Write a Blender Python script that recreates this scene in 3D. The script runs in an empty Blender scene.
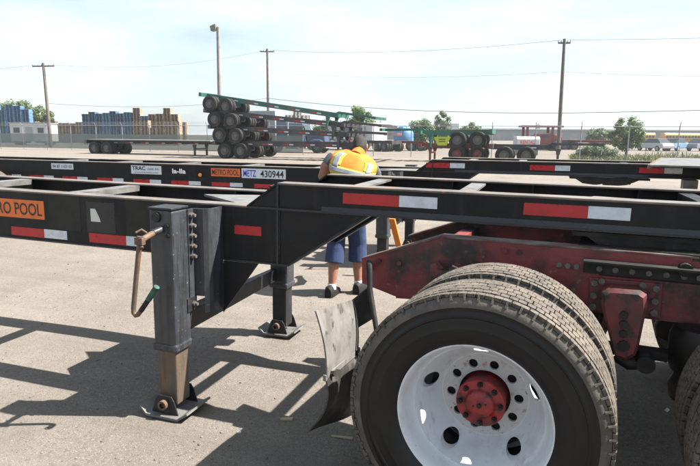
import bpy, bmesh, math, random
from mathutils import Vector, Matrix
random.seed(7)
R = math.radians
scene = bpy.context.scene
col = scene.collection

# ------------------------------------------------------------------ camera
CA, CP, CR, CH = 0.3334, 0.1711, 0.0076, 1.627
F = Vector((-math.sin(CA)*math.cos(CP), math.cos(CA)*math.cos(CP), -math.sin(CP)))
R0 = Vector((math.cos(CA), math.sin(CA), 0)); U0 = R0.cross(F)
R2 = math.cos(CR)*R0 + math.sin(CR)*U0; U2 = -math.sin(CR)*R0 + math.cos(CR)*U0
cd = bpy.data.cameras.new('camera'); cam = bpy.data.objects.new('camera', cd); col.objects.link(cam)
cam.matrix_world = Matrix(((R2.x, U2.x, -F.x, 0), (R2.y, U2.y, -F.y, 0), (R2.z, U2.z, -F.z, CH), (0, 0, 0, 1)))
cd.sensor_width = 36; cd.lens = 568.3/700*36; cd.clip_start = 0.05; cd.clip_end = 3000
scene.camera = cam

# ------------------------------------------------------------------ sky, sun, exposure
SUN = Vector((0.76, 0.23, 1.0)).normalized()
EL = math.asin(SUN.z); AZ = math.atan2(SUN.x, SUN.y)
w = bpy.data.worlds.new('World'); scene.world = w; w.use_nodes = True
nt = w.node_tree; nt.nodes.clear()
out = nt.nodes.new('ShaderNodeOutputWorld'); bg = nt.nodes.new('ShaderNodeBackground'); bg.inputs[1].default_value = 0.05
sky = nt.nodes.new('ShaderNodeTexSky'); sky.sky_type = 'NISHITA'; sky.sun_disc = False
sky.sun_elevation = EL; sky.sun_rotation = AZ; sky.air_density = 1.0; sky.dust_density = 2.2; sky.ozone_density = 1.3
tc = nt.nodes.new('ShaderNodeTexCoord'); mp = nt.nodes.new('ShaderNodeMapping'); mp.inputs['Scale'].default_value = (1.0, 1.0, 4.5); mp.inputs['Rotation'].default_value = (0.12, 0.05, 0.4)
nz = nt.nodes.new('ShaderNodeTexNoise'); nz.inputs['Scale'].default_value = 2.6; nz.inputs['Detail'].default_value = 7; nz.inputs['Roughness'].default_value = 0.55
rp = nt.nodes.new('ShaderNodeValToRGB'); rp.color_ramp.elements[0].position = 0.34; rp.color_ramp.elements[1].position = 0.66
rp.color_ramp.elements[0].color = (0.30, 0.30, 0.30, 1); rp.color_ramp.elements[1].color = (0.96, 0.96, 0.96, 1)
mx = nt.nodes.new('ShaderNodeMixRGB'); mx.inputs[2].default_value = (5.35, 6.2, 6.7, 1)
L = nt.links.new
L(tc.outputs['Generated'], mp.inputs[0]); L(mp.outputs[0], nz.inputs[0]); L(nz.outputs[0], rp.inputs[0]); L(rp.outputs[0], mx.inputs[0])
L(sky.outputs[0], mx.inputs[1]); L(mx.outputs[0], bg.inputs[0]); L(bg.outputs[0], out.inputs[0])
sd = bpy.data.lights.new('sun', 'SUN'); sd.energy = 5.0; sd.angle = R(0.53); sd.color = (1.0, 0.94, 0.85)
so = bpy.data.objects.new('sun', sd); col.objects.link(so); so.rotation_euler = SUN.to_track_quat('Z', 'Y').to_euler(); so.location = (8, 3, 12)
scene.view_settings.view_transform = 'Standard'; scene.view_settings.look = 'None'
scene.view_settings.exposure = 2.0; scene.view_settings.gamma = 1.0

# ------------------------------------------------------------------ materials
MATS = {}
def mat(name, c, rough=0.6, metal=0.0, c2=None, scale=6.0, lo=0.4, hi=0.65, bump=0.0, bscale=40.0, var=0.0, c3=None, s3=30.0, lo3=0.55, hi3=0.62, detail=6, spec=None, streak=None, sk=(0.52, 0.72, 0.7)):
    """Principled: base c, blotches of c2 (object-space noise), finer flecks of c3, overall value variation var, fine bump."""
    m = bpy.data.materials.new(name); m.use_nodes = True; n = m.node_tree.nodes; l = m.node_tree.links.new
    b = n['Principled BSDF']; b.inputs['Roughness'].default_value = rough; b.inputs['Metallic'].default_value = metal
    if spec is not None: b.inputs['Specular IOR Level'].default_value = spec
    t = n.new('ShaderNodeTexCoord')
    def noise(s, d=detail):
        q = n.new('ShaderNodeTexNoise'); q.inputs['Scale'].default_value = s; q.inputs['Detail'].default_value = d; q.inputs['Roughness'].default_value = 0.6
        l(t.outputs['Object'], q.inputs[0]); return q
    def ramp(src, a, bb):
        q = n.new('ShaderNodeMapRange'); q.inputs[1].default_value = a; q.inputs[2].default_value = bb; q.clamp = True
        l(src, q.inputs[0]); return q.outputs[0]
    cur = None
    rgb = n.new('ShaderNodeRGB'); rgb.outputs[0].default_value = (*c, 1); cur = rgb.outputs[0]
    def mixin(fac, colr):
        nonlocal cur
        q = n.new('ShaderNodeMixRGB'); l(fac, q.inputs[0]); l(cur, q.inputs[1]); q.inputs[2].default_value = (*colr, 1); cur = q.outputs[0]
    if c2: mixin(ramp(noise(scale).outputs[0], lo, hi), c2)
    if c3: mixin(ramp(noise(s3).outputs[0], lo3, hi3), c3)
    if streak:
        mpn = n.new('ShaderNodeMapping'); mpn.inputs['Scale'].default_value = (26, 26, 2.2); l(t.outputs['Object'], mpn.inputs[0])
        sn = n.new('ShaderNodeTexNoise'); sn.inputs['Scale'].default_value = 1.0; sn.inputs['Detail'].default_value = 5; sn.inputs['Roughness'].default_value = 0.65; l(mpn.outputs[0], sn.inputs[0])
        q = n.new('ShaderNodeMapRange'); q.inputs[1].default_value = sk[0]; q.inputs[2].default_value = sk[1]; q.inputs[4].default_value = sk[2]; l(sn.outputs[0], q.inputs[0]); mixin(q.outputs[0], streak)
    # uneven sheen
    rn = noise(9, 5); rr = n.new('ShaderNodeMapRange'); rr.inputs[1].default_value = 0.3; rr.inputs[2].default_value = 0.7; rr.inputs[3].default_value = max(0.05, rough-0.12); rr.inputs[4].default_value = min(1, rough+0.15)
    l(rn.outputs[0], rr.inputs[0]); l(rr.outputs[0], b.inputs['Roughness'])
    if var:
        hs = n.new('ShaderNodeHueSaturation'); v = ramp(noise(scale*2.3).outputs[0], 0.25, 0.75)
        mr = n.new('ShaderNodeMapRange'); mr.inputs[3].default_value = 1-var; mr.inputs[4].default_value = 1+var
        l(v, mr.inputs[0]); l(mr.outputs[0], hs.inputs['Value']); l(cur, hs.inputs['Color']); cur = hs.outputs[0]
    l(cur, b.inputs['Base Color'])
    if bump:
        bp = n.new('ShaderNodeBump'); bp.inputs['Strength'].default_value = bump; bp.inputs['Distance'].default_value = 0.01
        l(noise(bscale, 4).outputs[0], bp.inputs['Height']); l(bp.outputs[0], b.inputs['Normal'])
    MATS[name] = m
    return m
DUST = (0.33, 0.27, 0.21)
mat('black_paint', (0.0042, 0.0047, 0.0068), 0.45, c2=(0.0105, 0.0105, 0.0115), scale=3.5, lo=0.42, hi=0.75, c3=(0.11, 0.10, 0.09), s3=110, lo3=0.68, hi3=0.73, bump=0.14, bscale=35, spec=0.24, streak=(0.024, 0.021, 0.019), sk=(0.54, 0.74, 0.6))
mat('black_patch', (0.017, 0.0155, 0.0135), 0.62, c2=(0.011, 0.0105, 0.010), scale=7, bump=0.05, spec=0.3)
mat('black_gloss', (0.009, 0.0105, 0.015), 0.32, spec=0.45, c2=(0.022, 0.025, 0.031), scale=4, lo=0.5, hi=0.8)
mat('worn_glare_flange', (0.06, 0.055, 0.052), 0.45, c2=(0.13, 0.108, 0.09), scale=5, lo=0.36, hi=0.6, c3=(0.20, 0.085, 0.035), s3=14, lo3=0.58, hi3=0.68, bump=0.15)  # pale tone paints in sun glare as well as dust; flecks are rust
mat('dusty_steel', (0.115, 0.113, 0.112), 0.5, c2=(0.055, 0.053, 0.052), scale=8, c3=(0.20, 0.10, 0.05), s3=22, lo3=0.64, hi3=0.72, bump=0.1)
mat('leg_paint', (0.036, 0.041, 0.050), 0.42, c2=(0.018, 0.020, 0.025), scale=6, lo=0.35, hi=0.7, c3=(0.20, 0.19, 0.175), s3=60, lo3=0.65, hi3=0.71, bump=0.18, streak=(0.010, 0.0095, 0.0095), sk=(0.48, 0.66, 0.8))
mat('leg_dark', (0.010, 0.011, 0.014), 0.5, spec=0.35, c2=(0.035, 0.031, 0.028), scale=9, lo=0.5, hi=0.75, bump=0.1)
mat('rust_tube', (0.072, 0.054, 0.040), 0.6, c2=(0.14, 0.066, 0.026), scale=5, lo=0.46, hi=0.66, c3=(0.07, 0.055, 0.045), s3=18, lo3=0.56, hi3=0.68, bump=0.2, streak=(0.035, 0.028, 0.022), sk=(0.50, 0.68, 0.7))
mat('rust', (0.075, 0.042, 0.026), 0.8, c2=(0.12, 0.075, 0.048), scale=25, lo=0.4, hi=0.65, bump=0.3)
mat('grease', (0.010, 0.009, 0.0085), 0.5, spec=0.35, c2=(0.045, 0.038, 0.031), scale=18, lo=0.52, hi=0.75, bump=0.3)
mat('green_grip', (0.008, 0.085, 0.058), 0.5, c2=(0.012, 0.03, 0.025), scale=30)
mat('tape_red', (0.36, 0.007, 0.012), 0.32, c2=(0.28, 0.008, 0.012), scale=20, lo=0.45, hi=0.7)
mat('tape_white', (0.50, 0.54, 0.59), 0.32, c2=(0.38, 0.41, 0.45), scale=22, lo=0.45, hi=0.7)
mat('placard_orange', (0.58, 0.125, 0.018), 0.5, c2=(0.44, 0.09, 0.016), scale=14, lo=0.5, hi=0.75)
mat('placard_white', (0.55, 0.585, 0.63), 0.45, c2=(0.44, 0.465, 0.50), scale=14, lo=0.5, hi=0.75)
mat('ink_black', (0.012, 0.012, 0.014), 0.5)
mat('ink_blue', (0.03, 0.05, 0.42), 0.5)
mat('ink_white', (0.75, 0.76, 0.78), 0.5)
mat('ink_red', (0.55, 0.03, 0.03), 0.5)
mat('amber', (0.85, 0.28, 0.03), 0.25)
mat('truck_red', (0.155, 0.020, 0.022), 0.55, detail=10, c2=(0.014, 0.010, 0.010), scale=3.6, lo=0.43, hi=0.58, c3=(0.13, 0.10, 0.085), s3=24, lo3=0.62, hi3=0.74, bump=0.2, streak=(0.055, 0.045, 0.038), sk=(0.55, 0.75, 0.5))
mat('truck_red_clean', (0.155, 0.024, 0.027), 0.6, c2=(0.062, 0.018, 0.019), scale=8, lo=0.38, hi=0.62, c3=(0.016, 0.012, 0.012), s3=13, lo3=0.52, hi3=0.60, streak=(0.05, 0.04, 0.035), bump=0.15)
mat('frame_edge', (0.13, 0.095, 0.08), 0.6, c2=(0.075, 0.032, 0.03), scale=8, lo=0.45, hi=0.62, bump=0.2)
mat('hub_red', (0.26, 0.013, 0.015), 0.45, c2=(0.10, 0.010, 0.011), scale=13, lo=0.42, hi=0.62, c3=(0.022, 0.014, 0.013), s3=30, lo3=0.56, hi3=0.66, bump=0.12)
mat('wheel_white', (0.52, 0.545, 0.585), 0.42, c2=(0.40, 0.41, 0.42), scale=7, lo=0.5, hi=0.75, c3=(0.34, 0.20, 0.13), s3=26, lo3=0.70, hi3=0.76, bump=0.05, streak=(0.20, 0.19, 0.18), sk=(0.56, 0.78, 0.55))
mat('wheel_ring', (0.42, 0.425, 0.43), 0.5, c2=(0.26, 0.15, 0.095), scale=20, lo=0.55, hi=0.70, c3=(0.16, 0.08, 0.05), s3=50, lo3=0.62, hi3=0.70, bump=0.2)
mat('rubber', (0.0045, 0.0045, 0.0049), 0.42, spec=0.3, c2=(0.0085, 0.008, 0.0075), scale=5, lo=0.42, hi=0.75, bump=0.08, bscale=90)
mat('rubber_dusty', (0.05, 0.045, 0.04), 0.8, c2=(0.09, 0.077, 0.064), scale=12, lo=0.4, hi=0.65, bump=0.2, bscale=80)
mat('tread_dust', (0.098, 0.082, 0.065), 0.85, c2=(0.046, 0.039, 0.033), scale=11, lo=0.40, hi=0.66, c3=(0.018, 0.016, 0.015), s3=55, lo3=0.54, hi3=0.64, bump=0.3, bscale=120)
mat('dark_metal', (0.010, 0.0098, 0.0098), 0.6, spec=0.3, c2=(0.030, 0.026, 0.023), scale=10, lo=0.5, hi=0.7, bump=0.2)
mat('bolt_steel', (0.10, 0.095, 0.09), 0.5, c2=(0.05, 0.045, 0.04), scale=30)
mat('flap_grey', (0.130, 0.125, 0.119), 0.75, c2=(0.072, 0.068, 0.063), scale=7, lo=0.4, hi=0.66, c3=(0.035, 0.031, 0.028), s3=13, lo3=0.58, hi3=0.66, bump=0.2)
mat('flap_black', (0.020, 0.019, 0.018), 0.6, c2=(0.075, 0.068, 0.06), scale=9, lo=0.52, hi=0.72, bump=0.2)
mat('skin', (0.27, 0.125, 0.08), 0.5, c2=(0.21, 0.09, 0.06), scale=10, bump=0.05)
mat('hair', (0.011, 0.009, 0.008), 0.75, c2=(0.022, 0.018, 0.016), scale=60, bump=0.6, bscale=220)
mat('vest_orange', (0.62, 0.150, 0.006), 0.8, c2=(0.55, 0.115, 0.006), scale=9, bump=0.25, bscale=16)
mat('vest_yellow', (0.42, 0.40, 0.03), 0.8)
mat('vest_silver', (0.20, 0.21, 0.22), 0.4, c2=(0.15, 0.16, 0.165), scale=20)
mat('shirt_grey', (0.045, 0.052, 0.066), 0.85, bump=0.3, bscale=30)
mat('denim', (0.009, 0.021, 0.068), 0.85, c2=(0.018, 0.037, 0.10), scale=14, lo=0.45, hi=0.7, bump=0.35, bscale=26)
mat('sock', (0.65, 0.65, 0.64), 0.9)
mat('shoe', (0.006, 0.006, 0.007), 0.7, spec=0.2, c2=(0.02, 0.019, 0.018), scale=40)
mat('orange_cloth', (0.45, 0.125, 0.008), 0.7)
mat('pole_wood', (0.12, 0.10, 0.085), 0.9, c2=(0.08, 0.066, 0.055), scale=3, bump=0.3)
mat('pole_steel', (0.22, 0.20, 0.19), 0.7, c2=(0.16, 0.14, 0.13), scale=2)
mat('galv', (0.22, 0.225, 0.23), 0.5, c2=(0.17, 0.175, 0.18), scale=8)
mat('wire', (0.12, 0.12, 0.125), 0.7)
mat('bg_green', (0.012, 0.085, 0.055), 0.5, c2=(0.02, 0.12, 0.08), scale=1.2, c3=(0.11, 0.07, 0.05), s3=5, lo3=0.62, hi3=0.68)
mat('bg_teal', (0.015, 0.075, 0.06), 0.5, c2=(0.03, 0.11, 0.09), scale=1.2)
mat('bg_black', (0.02, 0.021, 0.025), 0.5, c2=(0.05, 0.045, 0.045), scale=1.6)
mat('bg_brownred', (0.16, 0.040, 0.028), 0.6, c2=(0.10, 0.03, 0.025), scale=1.6)
mat('bg_red', (0.17, 0.018, 0.025), 0.55, c2=(0.12, 0.015, 0.02), scale=1.0)
mat('bg_grey', (0.14, 0.15, 0.145), 0.6, c2=(0.10, 0.107, 0.104), scale=1.2)
mat('pallet_blue', (0.05, 0.13, 0.24), 0.7, c2=(0.09, 0.18, 0.29), scale=2.5, lo=0.42, hi=0.62, bump=0.2)
mat('pallet_navy', (0.04, 0.085, 0.155), 0.7, c2=(0.065, 0.115, 0.19), scale=2.5, lo=0.42, hi=0.62, bump=0.2)
mat('pallet_wood', (0.30, 0.215, 0.145), 0.8, c2=(0.185, 0.125, 0.08), scale=2.2, lo=0.42, hi=0.62, bump=0.2)
mat('pallet_brown', (0.12, 0.07, 0.045), 0.8, c2=(0.08, 0.048, 0.03), scale=2.2, lo=0.42, hi=0.62, bump=0.2)
mat('white_panel', (0.46, 0.47, 0.48), 0.5, c2=(0.38, 0.39, 0.40), scale=1.0)
mat('grey_panel', (0.20, 0.215, 0.23), 0.5, c2=(0.155, 0.165, 0.18), scale=0.6)
mat('silver_panel', (0.27, 0.285, 0.30), 0.45, c2=(0.21, 0.225, 0.24), scale=0.8)
mat('cab_blue', (0.035, 0.055, 0.105), 0.35, c2=(0.045, 0.07, 0.13), scale=2)
mat('tarp_blue', (0.05, 0.15, 0.30), 0.6, c2=(0.08, 0.20, 0.36), scale=2, bump=0.4, bscale=5)
mat('glass_dark', (0.03, 0.04, 0.05), 0.08)
mat('bus_yellow', (0.42, 0.22, 0.02), 0.5)
mat('sign_lime', (0.34, 0.40, 0.02), 0.6)
mat('car_white', (0.42, 0.43, 0.45), 0.35)
mat('car_blue', (0.14, 0.24, 0.38), 0.3)
mat('car_grey', (0.20, 0.22, 0.25), 0.3)
mat('warehouse', (0.17, 0.19, 0.21), 0.7, c2=(0.14, 0.16, 0.18), scale=0.15)
mat('bark', (0.10, 0.075, 0.055), 0.9, bump=0.4)
mat('paper', (0.5, 0.49, 0.46), 0.8)
mat('straw', (0.26, 0.205, 0.135), 0.8)

def leaf_mat(name, c, c2):
    m = mat(name, c, 0.6, c2=c2, scale=1.7, lo=0.38, hi=0.62)
    n = m.node_tree.nodes; l = m.node_tree.links.new; b = n['Principled BSDF']; o = n['Material Output']
    tr = n.new('ShaderNodeBsdfTranslucent'); ms = n.new('ShaderNodeMixShader'); ms.inputs[0].default_value = 0.35
    src = b.inputs['Base Color'].links[0].from_socket; l(src, tr.inputs[0]); l(b.outputs[0], ms.inputs[1]); l(tr.outputs[0], ms.inputs[2]); l(ms.outputs[0], o.inputs[0])
    return m
leaf_mat('leaf_bright', (0.062, 0.115, 0.026), (0.105, 0.165, 0.042))
leaf_mat('leaf_dark', (0.040, 0.075, 0.028), (0.065, 0.105, 0.040))
leaf_mat('leaf_pale', (0.085, 0.125, 0.050), (0.12, 0.165, 0.070))
leaf_mat('weed_green', (0.075, 0.10, 0.034), (0.14, 0.135, 0.065))

def veil(name, c, opacity, rough=0.8):
    """woven mesh or wire netting: a procedural weave lets part of what lies behind show through."""
    m = bpy.data.materials.new(name); m.use_nodes = True; n = m.node_tree.nodes; l = m.node_tree.links.new
    b = n['Principled BSDF']; b.inputs['Base Color'].default_value = (*c, 1); b.inputs['Roughness'].default_value = rough
    tr = n.new('ShaderNodeBsdfTransparent'); ms = n.new('ShaderNodeMixShader'); ms.inputs[0].default_value = opacity
    l(tr.outputs[0], ms.inputs[1]); l(b.outputs[0], ms.inputs[2]); l(ms.outputs[0], n['Material Output'].inputs[0])
    MATS[name] = m
veil('chain_link', (0.22, 0.23, 0.235), 0.14)
veil('windscreen', (0.15, 0.18, 0.17), 0.80)

# ground material: pale dusty concrete with fine grit, stains, cracks
def ground_material():
    m = bpy.data.materials.new('dusty_concrete'); m.use_nodes = True; n = m.node_tree.nodes; l = m.node_tree.links.new
    b = n['Principled BSDF']; b.inputs['Roughness'].default_value = 0.92; b.inputs['Specular IOR Level'].default_value = 0.2
    t = n.new('ShaderNodeTexCoord')
    def noise(s, d=5, r=0.6):
        q = n.new('ShaderNodeTexNoise'); q.inputs['Scale'].default_value = s; q.inputs['Detail'].default_value = d; q.inputs['Roughness'].default_value = r
        l(t.outputs['Object'], q.inputs[0]); return q.outputs[0]
    def mr(src, a, bb, c0=0.0, c1=1.0):
        q = n.new('ShaderNodeMapRange'); q.inputs[1].default_value = a; q.inputs[2].default_value = bb; q.inputs[3].default_value = c0; q.inputs[4].default_value = c1
        l(src, q.inputs[0]); return q.outputs[0]
    def mix(fac, a, c):
        q = n.new('ShaderNodeMixRGB'); l(fac, q.inputs[0])
        if isinstance(a, tuple): q.inputs[1].default_value = (*a, 1)
        else: l(a, q.inputs[1])
        q.inputs[2].default_value = (*c, 1); return q.outputs[0]
    G = 1.08
    k = lambda r, g, b: (r*G, g*G*1.01, b*G*1.035)
    cur = mix(mr(noise(0.5, 7, 0.65), 0.34, 0.66), k(0.118, 0.102, 0.087), k(0.158, 0.138, 0.118))
    cur = mix(mr(noise(2.2, 8, 0.7), 0.48, 0.70, 0, 0.65), cur, k(0.092, 0.079, 0.067))
    cur = mix(mr(noise(9, 6, 0.7), 0.55, 0.72, 0, 0.5), cur, k(0.175, 0.156, 0.135))
    cur = mix(mr(noise(38, 4, 0.75), 0.50, 0.68, 0, 0.75), cur, k(0.075, 0.065, 0.056))
    cur = mix(mr(noise(120, 2), 0.56, 0.66, 0, 0.7), cur, k(0.235, 0.21, 0.185))
    cur = mix(mr(noise(210, 2), 0.57, 0.66, 0, 0.7), cur, k(0.055, 0.048, 0.042))
    v = n.new('ShaderNodeTexVoronoi'); v.inputs['Scale'].default_value = 30; l(t.outputs['Object'], v.inputs[0])
    cur = mix(mr(v.outputs['Distance'], 0.08, 0.13, 0.75, 0), cur, k(0.06, 0.052, 0.046))
    wn = n.new('ShaderNodeTexNoise'); wn.inputs['Scale'].default_value = 1.6; wn.inputs['Detail'].default_value = 4; l(t.outputs['Object'], wn.inputs[0])
    va = n.new('ShaderNodeVectorMath'); va.operation = 'MULTIPLY_ADD'; va.inputs[1].default_value = (0.9, 0.9, 0); l(wn.outputs['Color'], va.inputs[0]); l(t.outputs['Object'], va.inputs[2])
    vc = n.new('ShaderNodeTexVoronoi'); vc.feature = 'DISTANCE_TO_EDGE'; vc.inputs['Scale'].default_value = 0.33; l(va.outputs[0], vc.inputs[0])
    cur = mix(mr(vc.outputs['Distance'], 0.001, 0.004, 0.18, 0), cur, k(0.045, 0.039, 0.034))
    cur = mix(mr(noise(0.8, 4), 0.62, 0.72, 0, 0.45), cur, k(0.066, 0.058, 0.050))
    tm = n.new('ShaderNodeMapping'); tm.inputs['Scale'].default_value = (0.10, 2.4, 1); tm.inputs['Rotation'].default_value = (0, 0, -0.12); l(t.outputs['Object'], tm.inputs[0])
    tn = n.new('ShaderNodeTexNoise'); tn.inputs['Scale'].default_value = 1.0; tn.inputs['Detail'].default_value = 5; tn.inputs['Roughness'].default_value = 0.6; l(tm.outputs[0], tn.inputs[0])
    cur = mix(mr(tn.outputs[0], 0.50, 0.68, 0, 0.42), cur, k(0.080, 0.069, 0.059))
    cur = mix(mr(noise(0.23, 5, 0.6), 0.55, 0.72, 0, 0.40), cur, k(0.19, 0.168, 0.143))
    l(cur, b.inputs['Base Color'])
    bp = n.new('ShaderNodeBump'); bp.inputs['Strength'].default_value = 0.8; bp.inputs['Distance'].default_value = 0.012
    l(noise(60, 7, 0.8), bp.inputs['Height']); l(bp.outputs[0], b.inputs['Normal'])
    MATS['ground'] = m
ground_material()

# ------------------------------------------------------------------ mesh helpers
class MB:
    def __init__(s): s.v = []; s.f = []
    def add(s, vs, fs):
        o = len(s.v); s.v += [tuple(v) for v in vs]; s.f += [tuple(i+o for i in f) for f in fs]; return s
    def box(s, x0, x1, y0, y1, z0, z1):
        return s.add([(x0,y0,z0),(x1,y0,z0),(x1,y1,z0),(x0,y1,z0),(x0,y0,z1),(x1,y0,z1),(x1,y1,z1),(x0,y1,z1)],
                     [(3,2,1,0),(4,5,6,7),(0,1,5,4),(1,2,6,5),(2,3,7,6),(3,0,4,7)])
    def hexa(s, b, t):      # bottom 4 points, top 4 points
        return s.add(list(b)+list(t), [(3,2,1,0),(4,5,6,7),(0,1,5,4),(1,2,6,5),(2,3,7,6),(3,0,4,7)])
    def prism(s, poly, y0, y1):      # poly in (x,z), extruded along y
        n = len(poly); a = sum(poly[i][0]*poly[(i+1)%n][1]-poly[(i+1)%n][0]*poly[i][1] for i in range(n))
        if a < 0: poly = poly[::-1]
        vs = [(x,y0,z) for x,z in poly]+[(x,y1,z) for x,z in poly]
        return s.add(vs, [tuple(range(n)), tuple(range(2*n-1,n-1,-1))]+[((i+1)%n,i,i+n,(i+1)%n+n) for i in range(n)])
    def prismx(s, poly, x0, x1):     # poly in (y,z), extruded along x
        n = len(poly); a = sum(poly[i][0]*poly[(i+1)%n][1]-poly[(i+1)%n][0]*poly[i][1] for i in range(n))
        if a < 0: poly = poly[::-1]
        vs = [(x0,y,z) for y,z in poly]+[(x1,y,z) for y,z in poly]
        return s.add(vs, [tuple(range(n-1,-1,-1)), tuple(range(n,2*n))]+[(i,(i+1)%n,(i+1)%n+n,i+n) for i in range(n)])
    def cyl(s, p0, p1, r0, r1=None, n=16):
        r1 = r0 if r1 is None else r1
        p0, p1 = Vector(p0), Vector(p1); d = (p1-p0).normalized()
        a = d.orthogonal().normalized(); b = d.cross(a)
        vs = []
        for p, r in ((p0,r0),(p1,r1)):
            vs += [p+(a*math.cos(2*math.pi*i/n)+b*math.sin(2*math.pi*i/n))*r for i in range(n)]
        return s.add(vs, [tuple(range(n-1,-1,-1)), tuple(range(n,2*n))]+[(i,(i+1)%n,(i+1)%n+n,i+n) for i in range(n)])
    def tube(s, pts, r, n=8):
        pts = [Vector(p) for p in pts]; k = len(pts); rs = r if isinstance(r, (list,tuple)) else [r]*k
        d = (pts[1]-pts[0]).normalized(); a = d.orthogonal().normalized(); vs = []
        for i, p in enumerate(pts):
            t = ((pts[min(i+1,k-1)]-pts[i]).normalized()+(pts[i]-pts[max(i-1,0)]).normalized()).normalized()
            a = (a-t*a.dot(t)).normalized(); b = t.cross(a)
            vs += [p+(a*math.cos(2*math.pi*j/n)+b*math.sin(2*math.pi*j/n))*rs[i] for j in range(n)]
        fs = [tuple(range(n-1,-1,-1)), tuple(range((k-1)*n,k*n))]
        for i in range(k-1): fs += [(i*n+j,i*n+(j+1)%n,(i+1)*n+(j+1)%n,(i+1)*n+j) for j in range(n)]
        return s.add(vs, fs)
    def lathe(s, prof, n=48, closed=False, c=(0,0,0)):   # prof: (r, y) about the Y axis
        k = len(prof); vs = []
        for i in range(n):
            a = 2*math.pi*i/n
            vs += [(c[0]+r*math.cos(a), c[1]+y, c[2]+r*math.sin(a)) for r, y in prof]
        fs = []
        for i in range(n):
            j = (i+1)%n
            for q in range(k if closed else k-1):
                q2 = (q+1)%k
                fs.append((i*k+q, i*k+q2, j*k+q2, j*k+q))
        return s.add(vs, fs)
    def loft(s, rings):              # rings: lists of points of the same length, ends capped
        n = len(rings[0]); vs = [p for r in rings for p in r]; k = len(rings)
        fs = [tuple(range(n-1,-1,-1)), tuple(range((k-1)*n,k*n))]
        for i in range(k-1): fs += [(i*n+j,i*n+(j+1)%n,(i+1)*n+(j+1)%n,(i+1)*n+j) for j in range(n)]
        return s.add(vs, fs)
    def ball(s, c, r, n=16, m=10):
        rx, ry, rz = r if isinstance(r, (tuple,list)) else (r,r,r)
        rings = []
        for i in range(m+1):
            t = math.pi*(i+0.02)/(m+0.04); rings.append([(c[0]+rx*math.sin(t)*math.cos(2*math.pi*j/n), c[1]+ry*math.sin(t)*math.sin(2*math.pi*j/n), c[2]-rz*math.cos(t)) for j in range(n)])
        return s.loft(rings)
    def mesh(s, name, material, smooth=None):
        me = bpy.data.meshes.new(name); me.from_pydata(s.v, [], s.f); me.materials.append(MATS[material])
        b = bmesh.new(); b.from_mesh(me); bmesh.ops.recalc_face_normals(b, faces=b.faces); b.to_mesh(me); b.free()
        if smooth: 
            me.shade_smooth() if smooth is True else me.set_sharp_from_angle(angle=R(smooth))
            if smooth is not True:
                for p in me.polygons: p.use_smooth = True
        return me
    def build(s, name, material, parent=None, smooth=None, bevel=0, loc=None):
        o = bpy.data.objects.new(name, s.mesh(name, material, smooth)); col.objects.link(o)
        if parent: o.parent = parent
        if loc: o.location = loc
        if bevel:
            bv = o.modifiers.new('bevel', 'BEVEL'); bv.width = bevel; bv.segments = 2; bv.limit_method = 'ANGLE'
        return o
def inst(name, me, parent=None, loc=(0,0,0), rot=(0,0,0), scale=(1,1,1)):
    o = bpy.data.objects.new(name, me); col.objects.link(o); o.location = loc; o.rotation_euler = rot; o.scale = scale
    if parent: o.parent = parent
    return o
def tag(o, label=None, cat=None, group=None, kind=None):
    if label: o['label'] = label
    if cat: o['category'] = cat
    if group: o['group'] = group
    if kind: o['kind'] = kind
    return o
def thing(name, label, cat, loc=(0,0,0), group=None, rot=(0,0,0)):
    o = bpy.data.objects.new(name, None); col.objects.link(o); o.location = loc; o.rotation_euler = rot; o.empty_display_size = 0.2
    return tag(o, label, cat, group)
def copy_tree(o, parent=None):
    c = o.copy(); col.objects.link(c); c.parent = parent
    for ch in list(o.children): copy_tree(ch, c)
    return c
def text_mesh(s, material, x0, x1, z0, z1, y, bold=0.0, name='lettering', parent=None):
    """letters fitted to the rectangle x0..x1, z0..z1 on a plane facing -Y"""
    cu = bpy.data.curves.new(name, 'FONT'); cu.body = s; cu.size = 1; cu.offset = bold; cu.resolution_u = 3
    ob = bpy.data.objects.new(name, cu); col.objects.link(ob)
    bpy.context.view_layer.update()
    me = bpy.data.meshes.new_from_object(ob.evaluated_get(bpy.context.evaluated_depsgraph_get()))
    bpy.data.objects.remove(ob)
    xs = [v.co.x for v in me.vertices]; ys = [v.co.y for v in me.vertices]
    ax, bx, ay, by = min(xs), max(xs), min(ys), max(ys)
    for v in me.vertices:
        v.co = (x0+(v.co.x-ax)/(bx-ax)*(x1-x0), y, z0+(v.co.y-ay)/(by-ay)*(z1-z0))
    me.materials.clear(); me.materials.append(MATS[material])
    o = bpy.data.objects.new(name, me); col.objects.link(o)
    if parent: o.parent = parent
    return o

# ------------------------------------------------------------------ ground
def ground():
    b = MB(); n = 90
    xs = [-900,-400,-200,-120,-80,-60,-45,-34,-26,-20,-15,-11]+[-8+0.25*i for i in range(45)]+[4,6,9,13,18,26,40,60,100,200,400,900]
    ys = [-60,-20,-8,-3,-1,0]+[0.5+0.25*i for i in range(42)]+[12,14,17,21,26,32,40,46,52,60,75,100,150,220,400,900,1600]
    vs = []
    for y in ys:
        for x in xs:
            z = 0.0
            if -8 < x < 3 and 0 < y < 11: z = 0.006*(math.sin(x*2.1+y*0.7)*math.sin(y*1.7-x*0.4))-0.004
            vs.append((x,y,z))
    w_ = len(xs)
    b.add(vs, [(j*w_+i,j*w_+i+1,(j+1)*w_+i+1,(j+1)*w_+i) for j in range(len(ys)-1) for i in range(w_-1)])
    tag(b.build('ground', 'ground', smooth=True), kind='structure')
ground()

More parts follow.
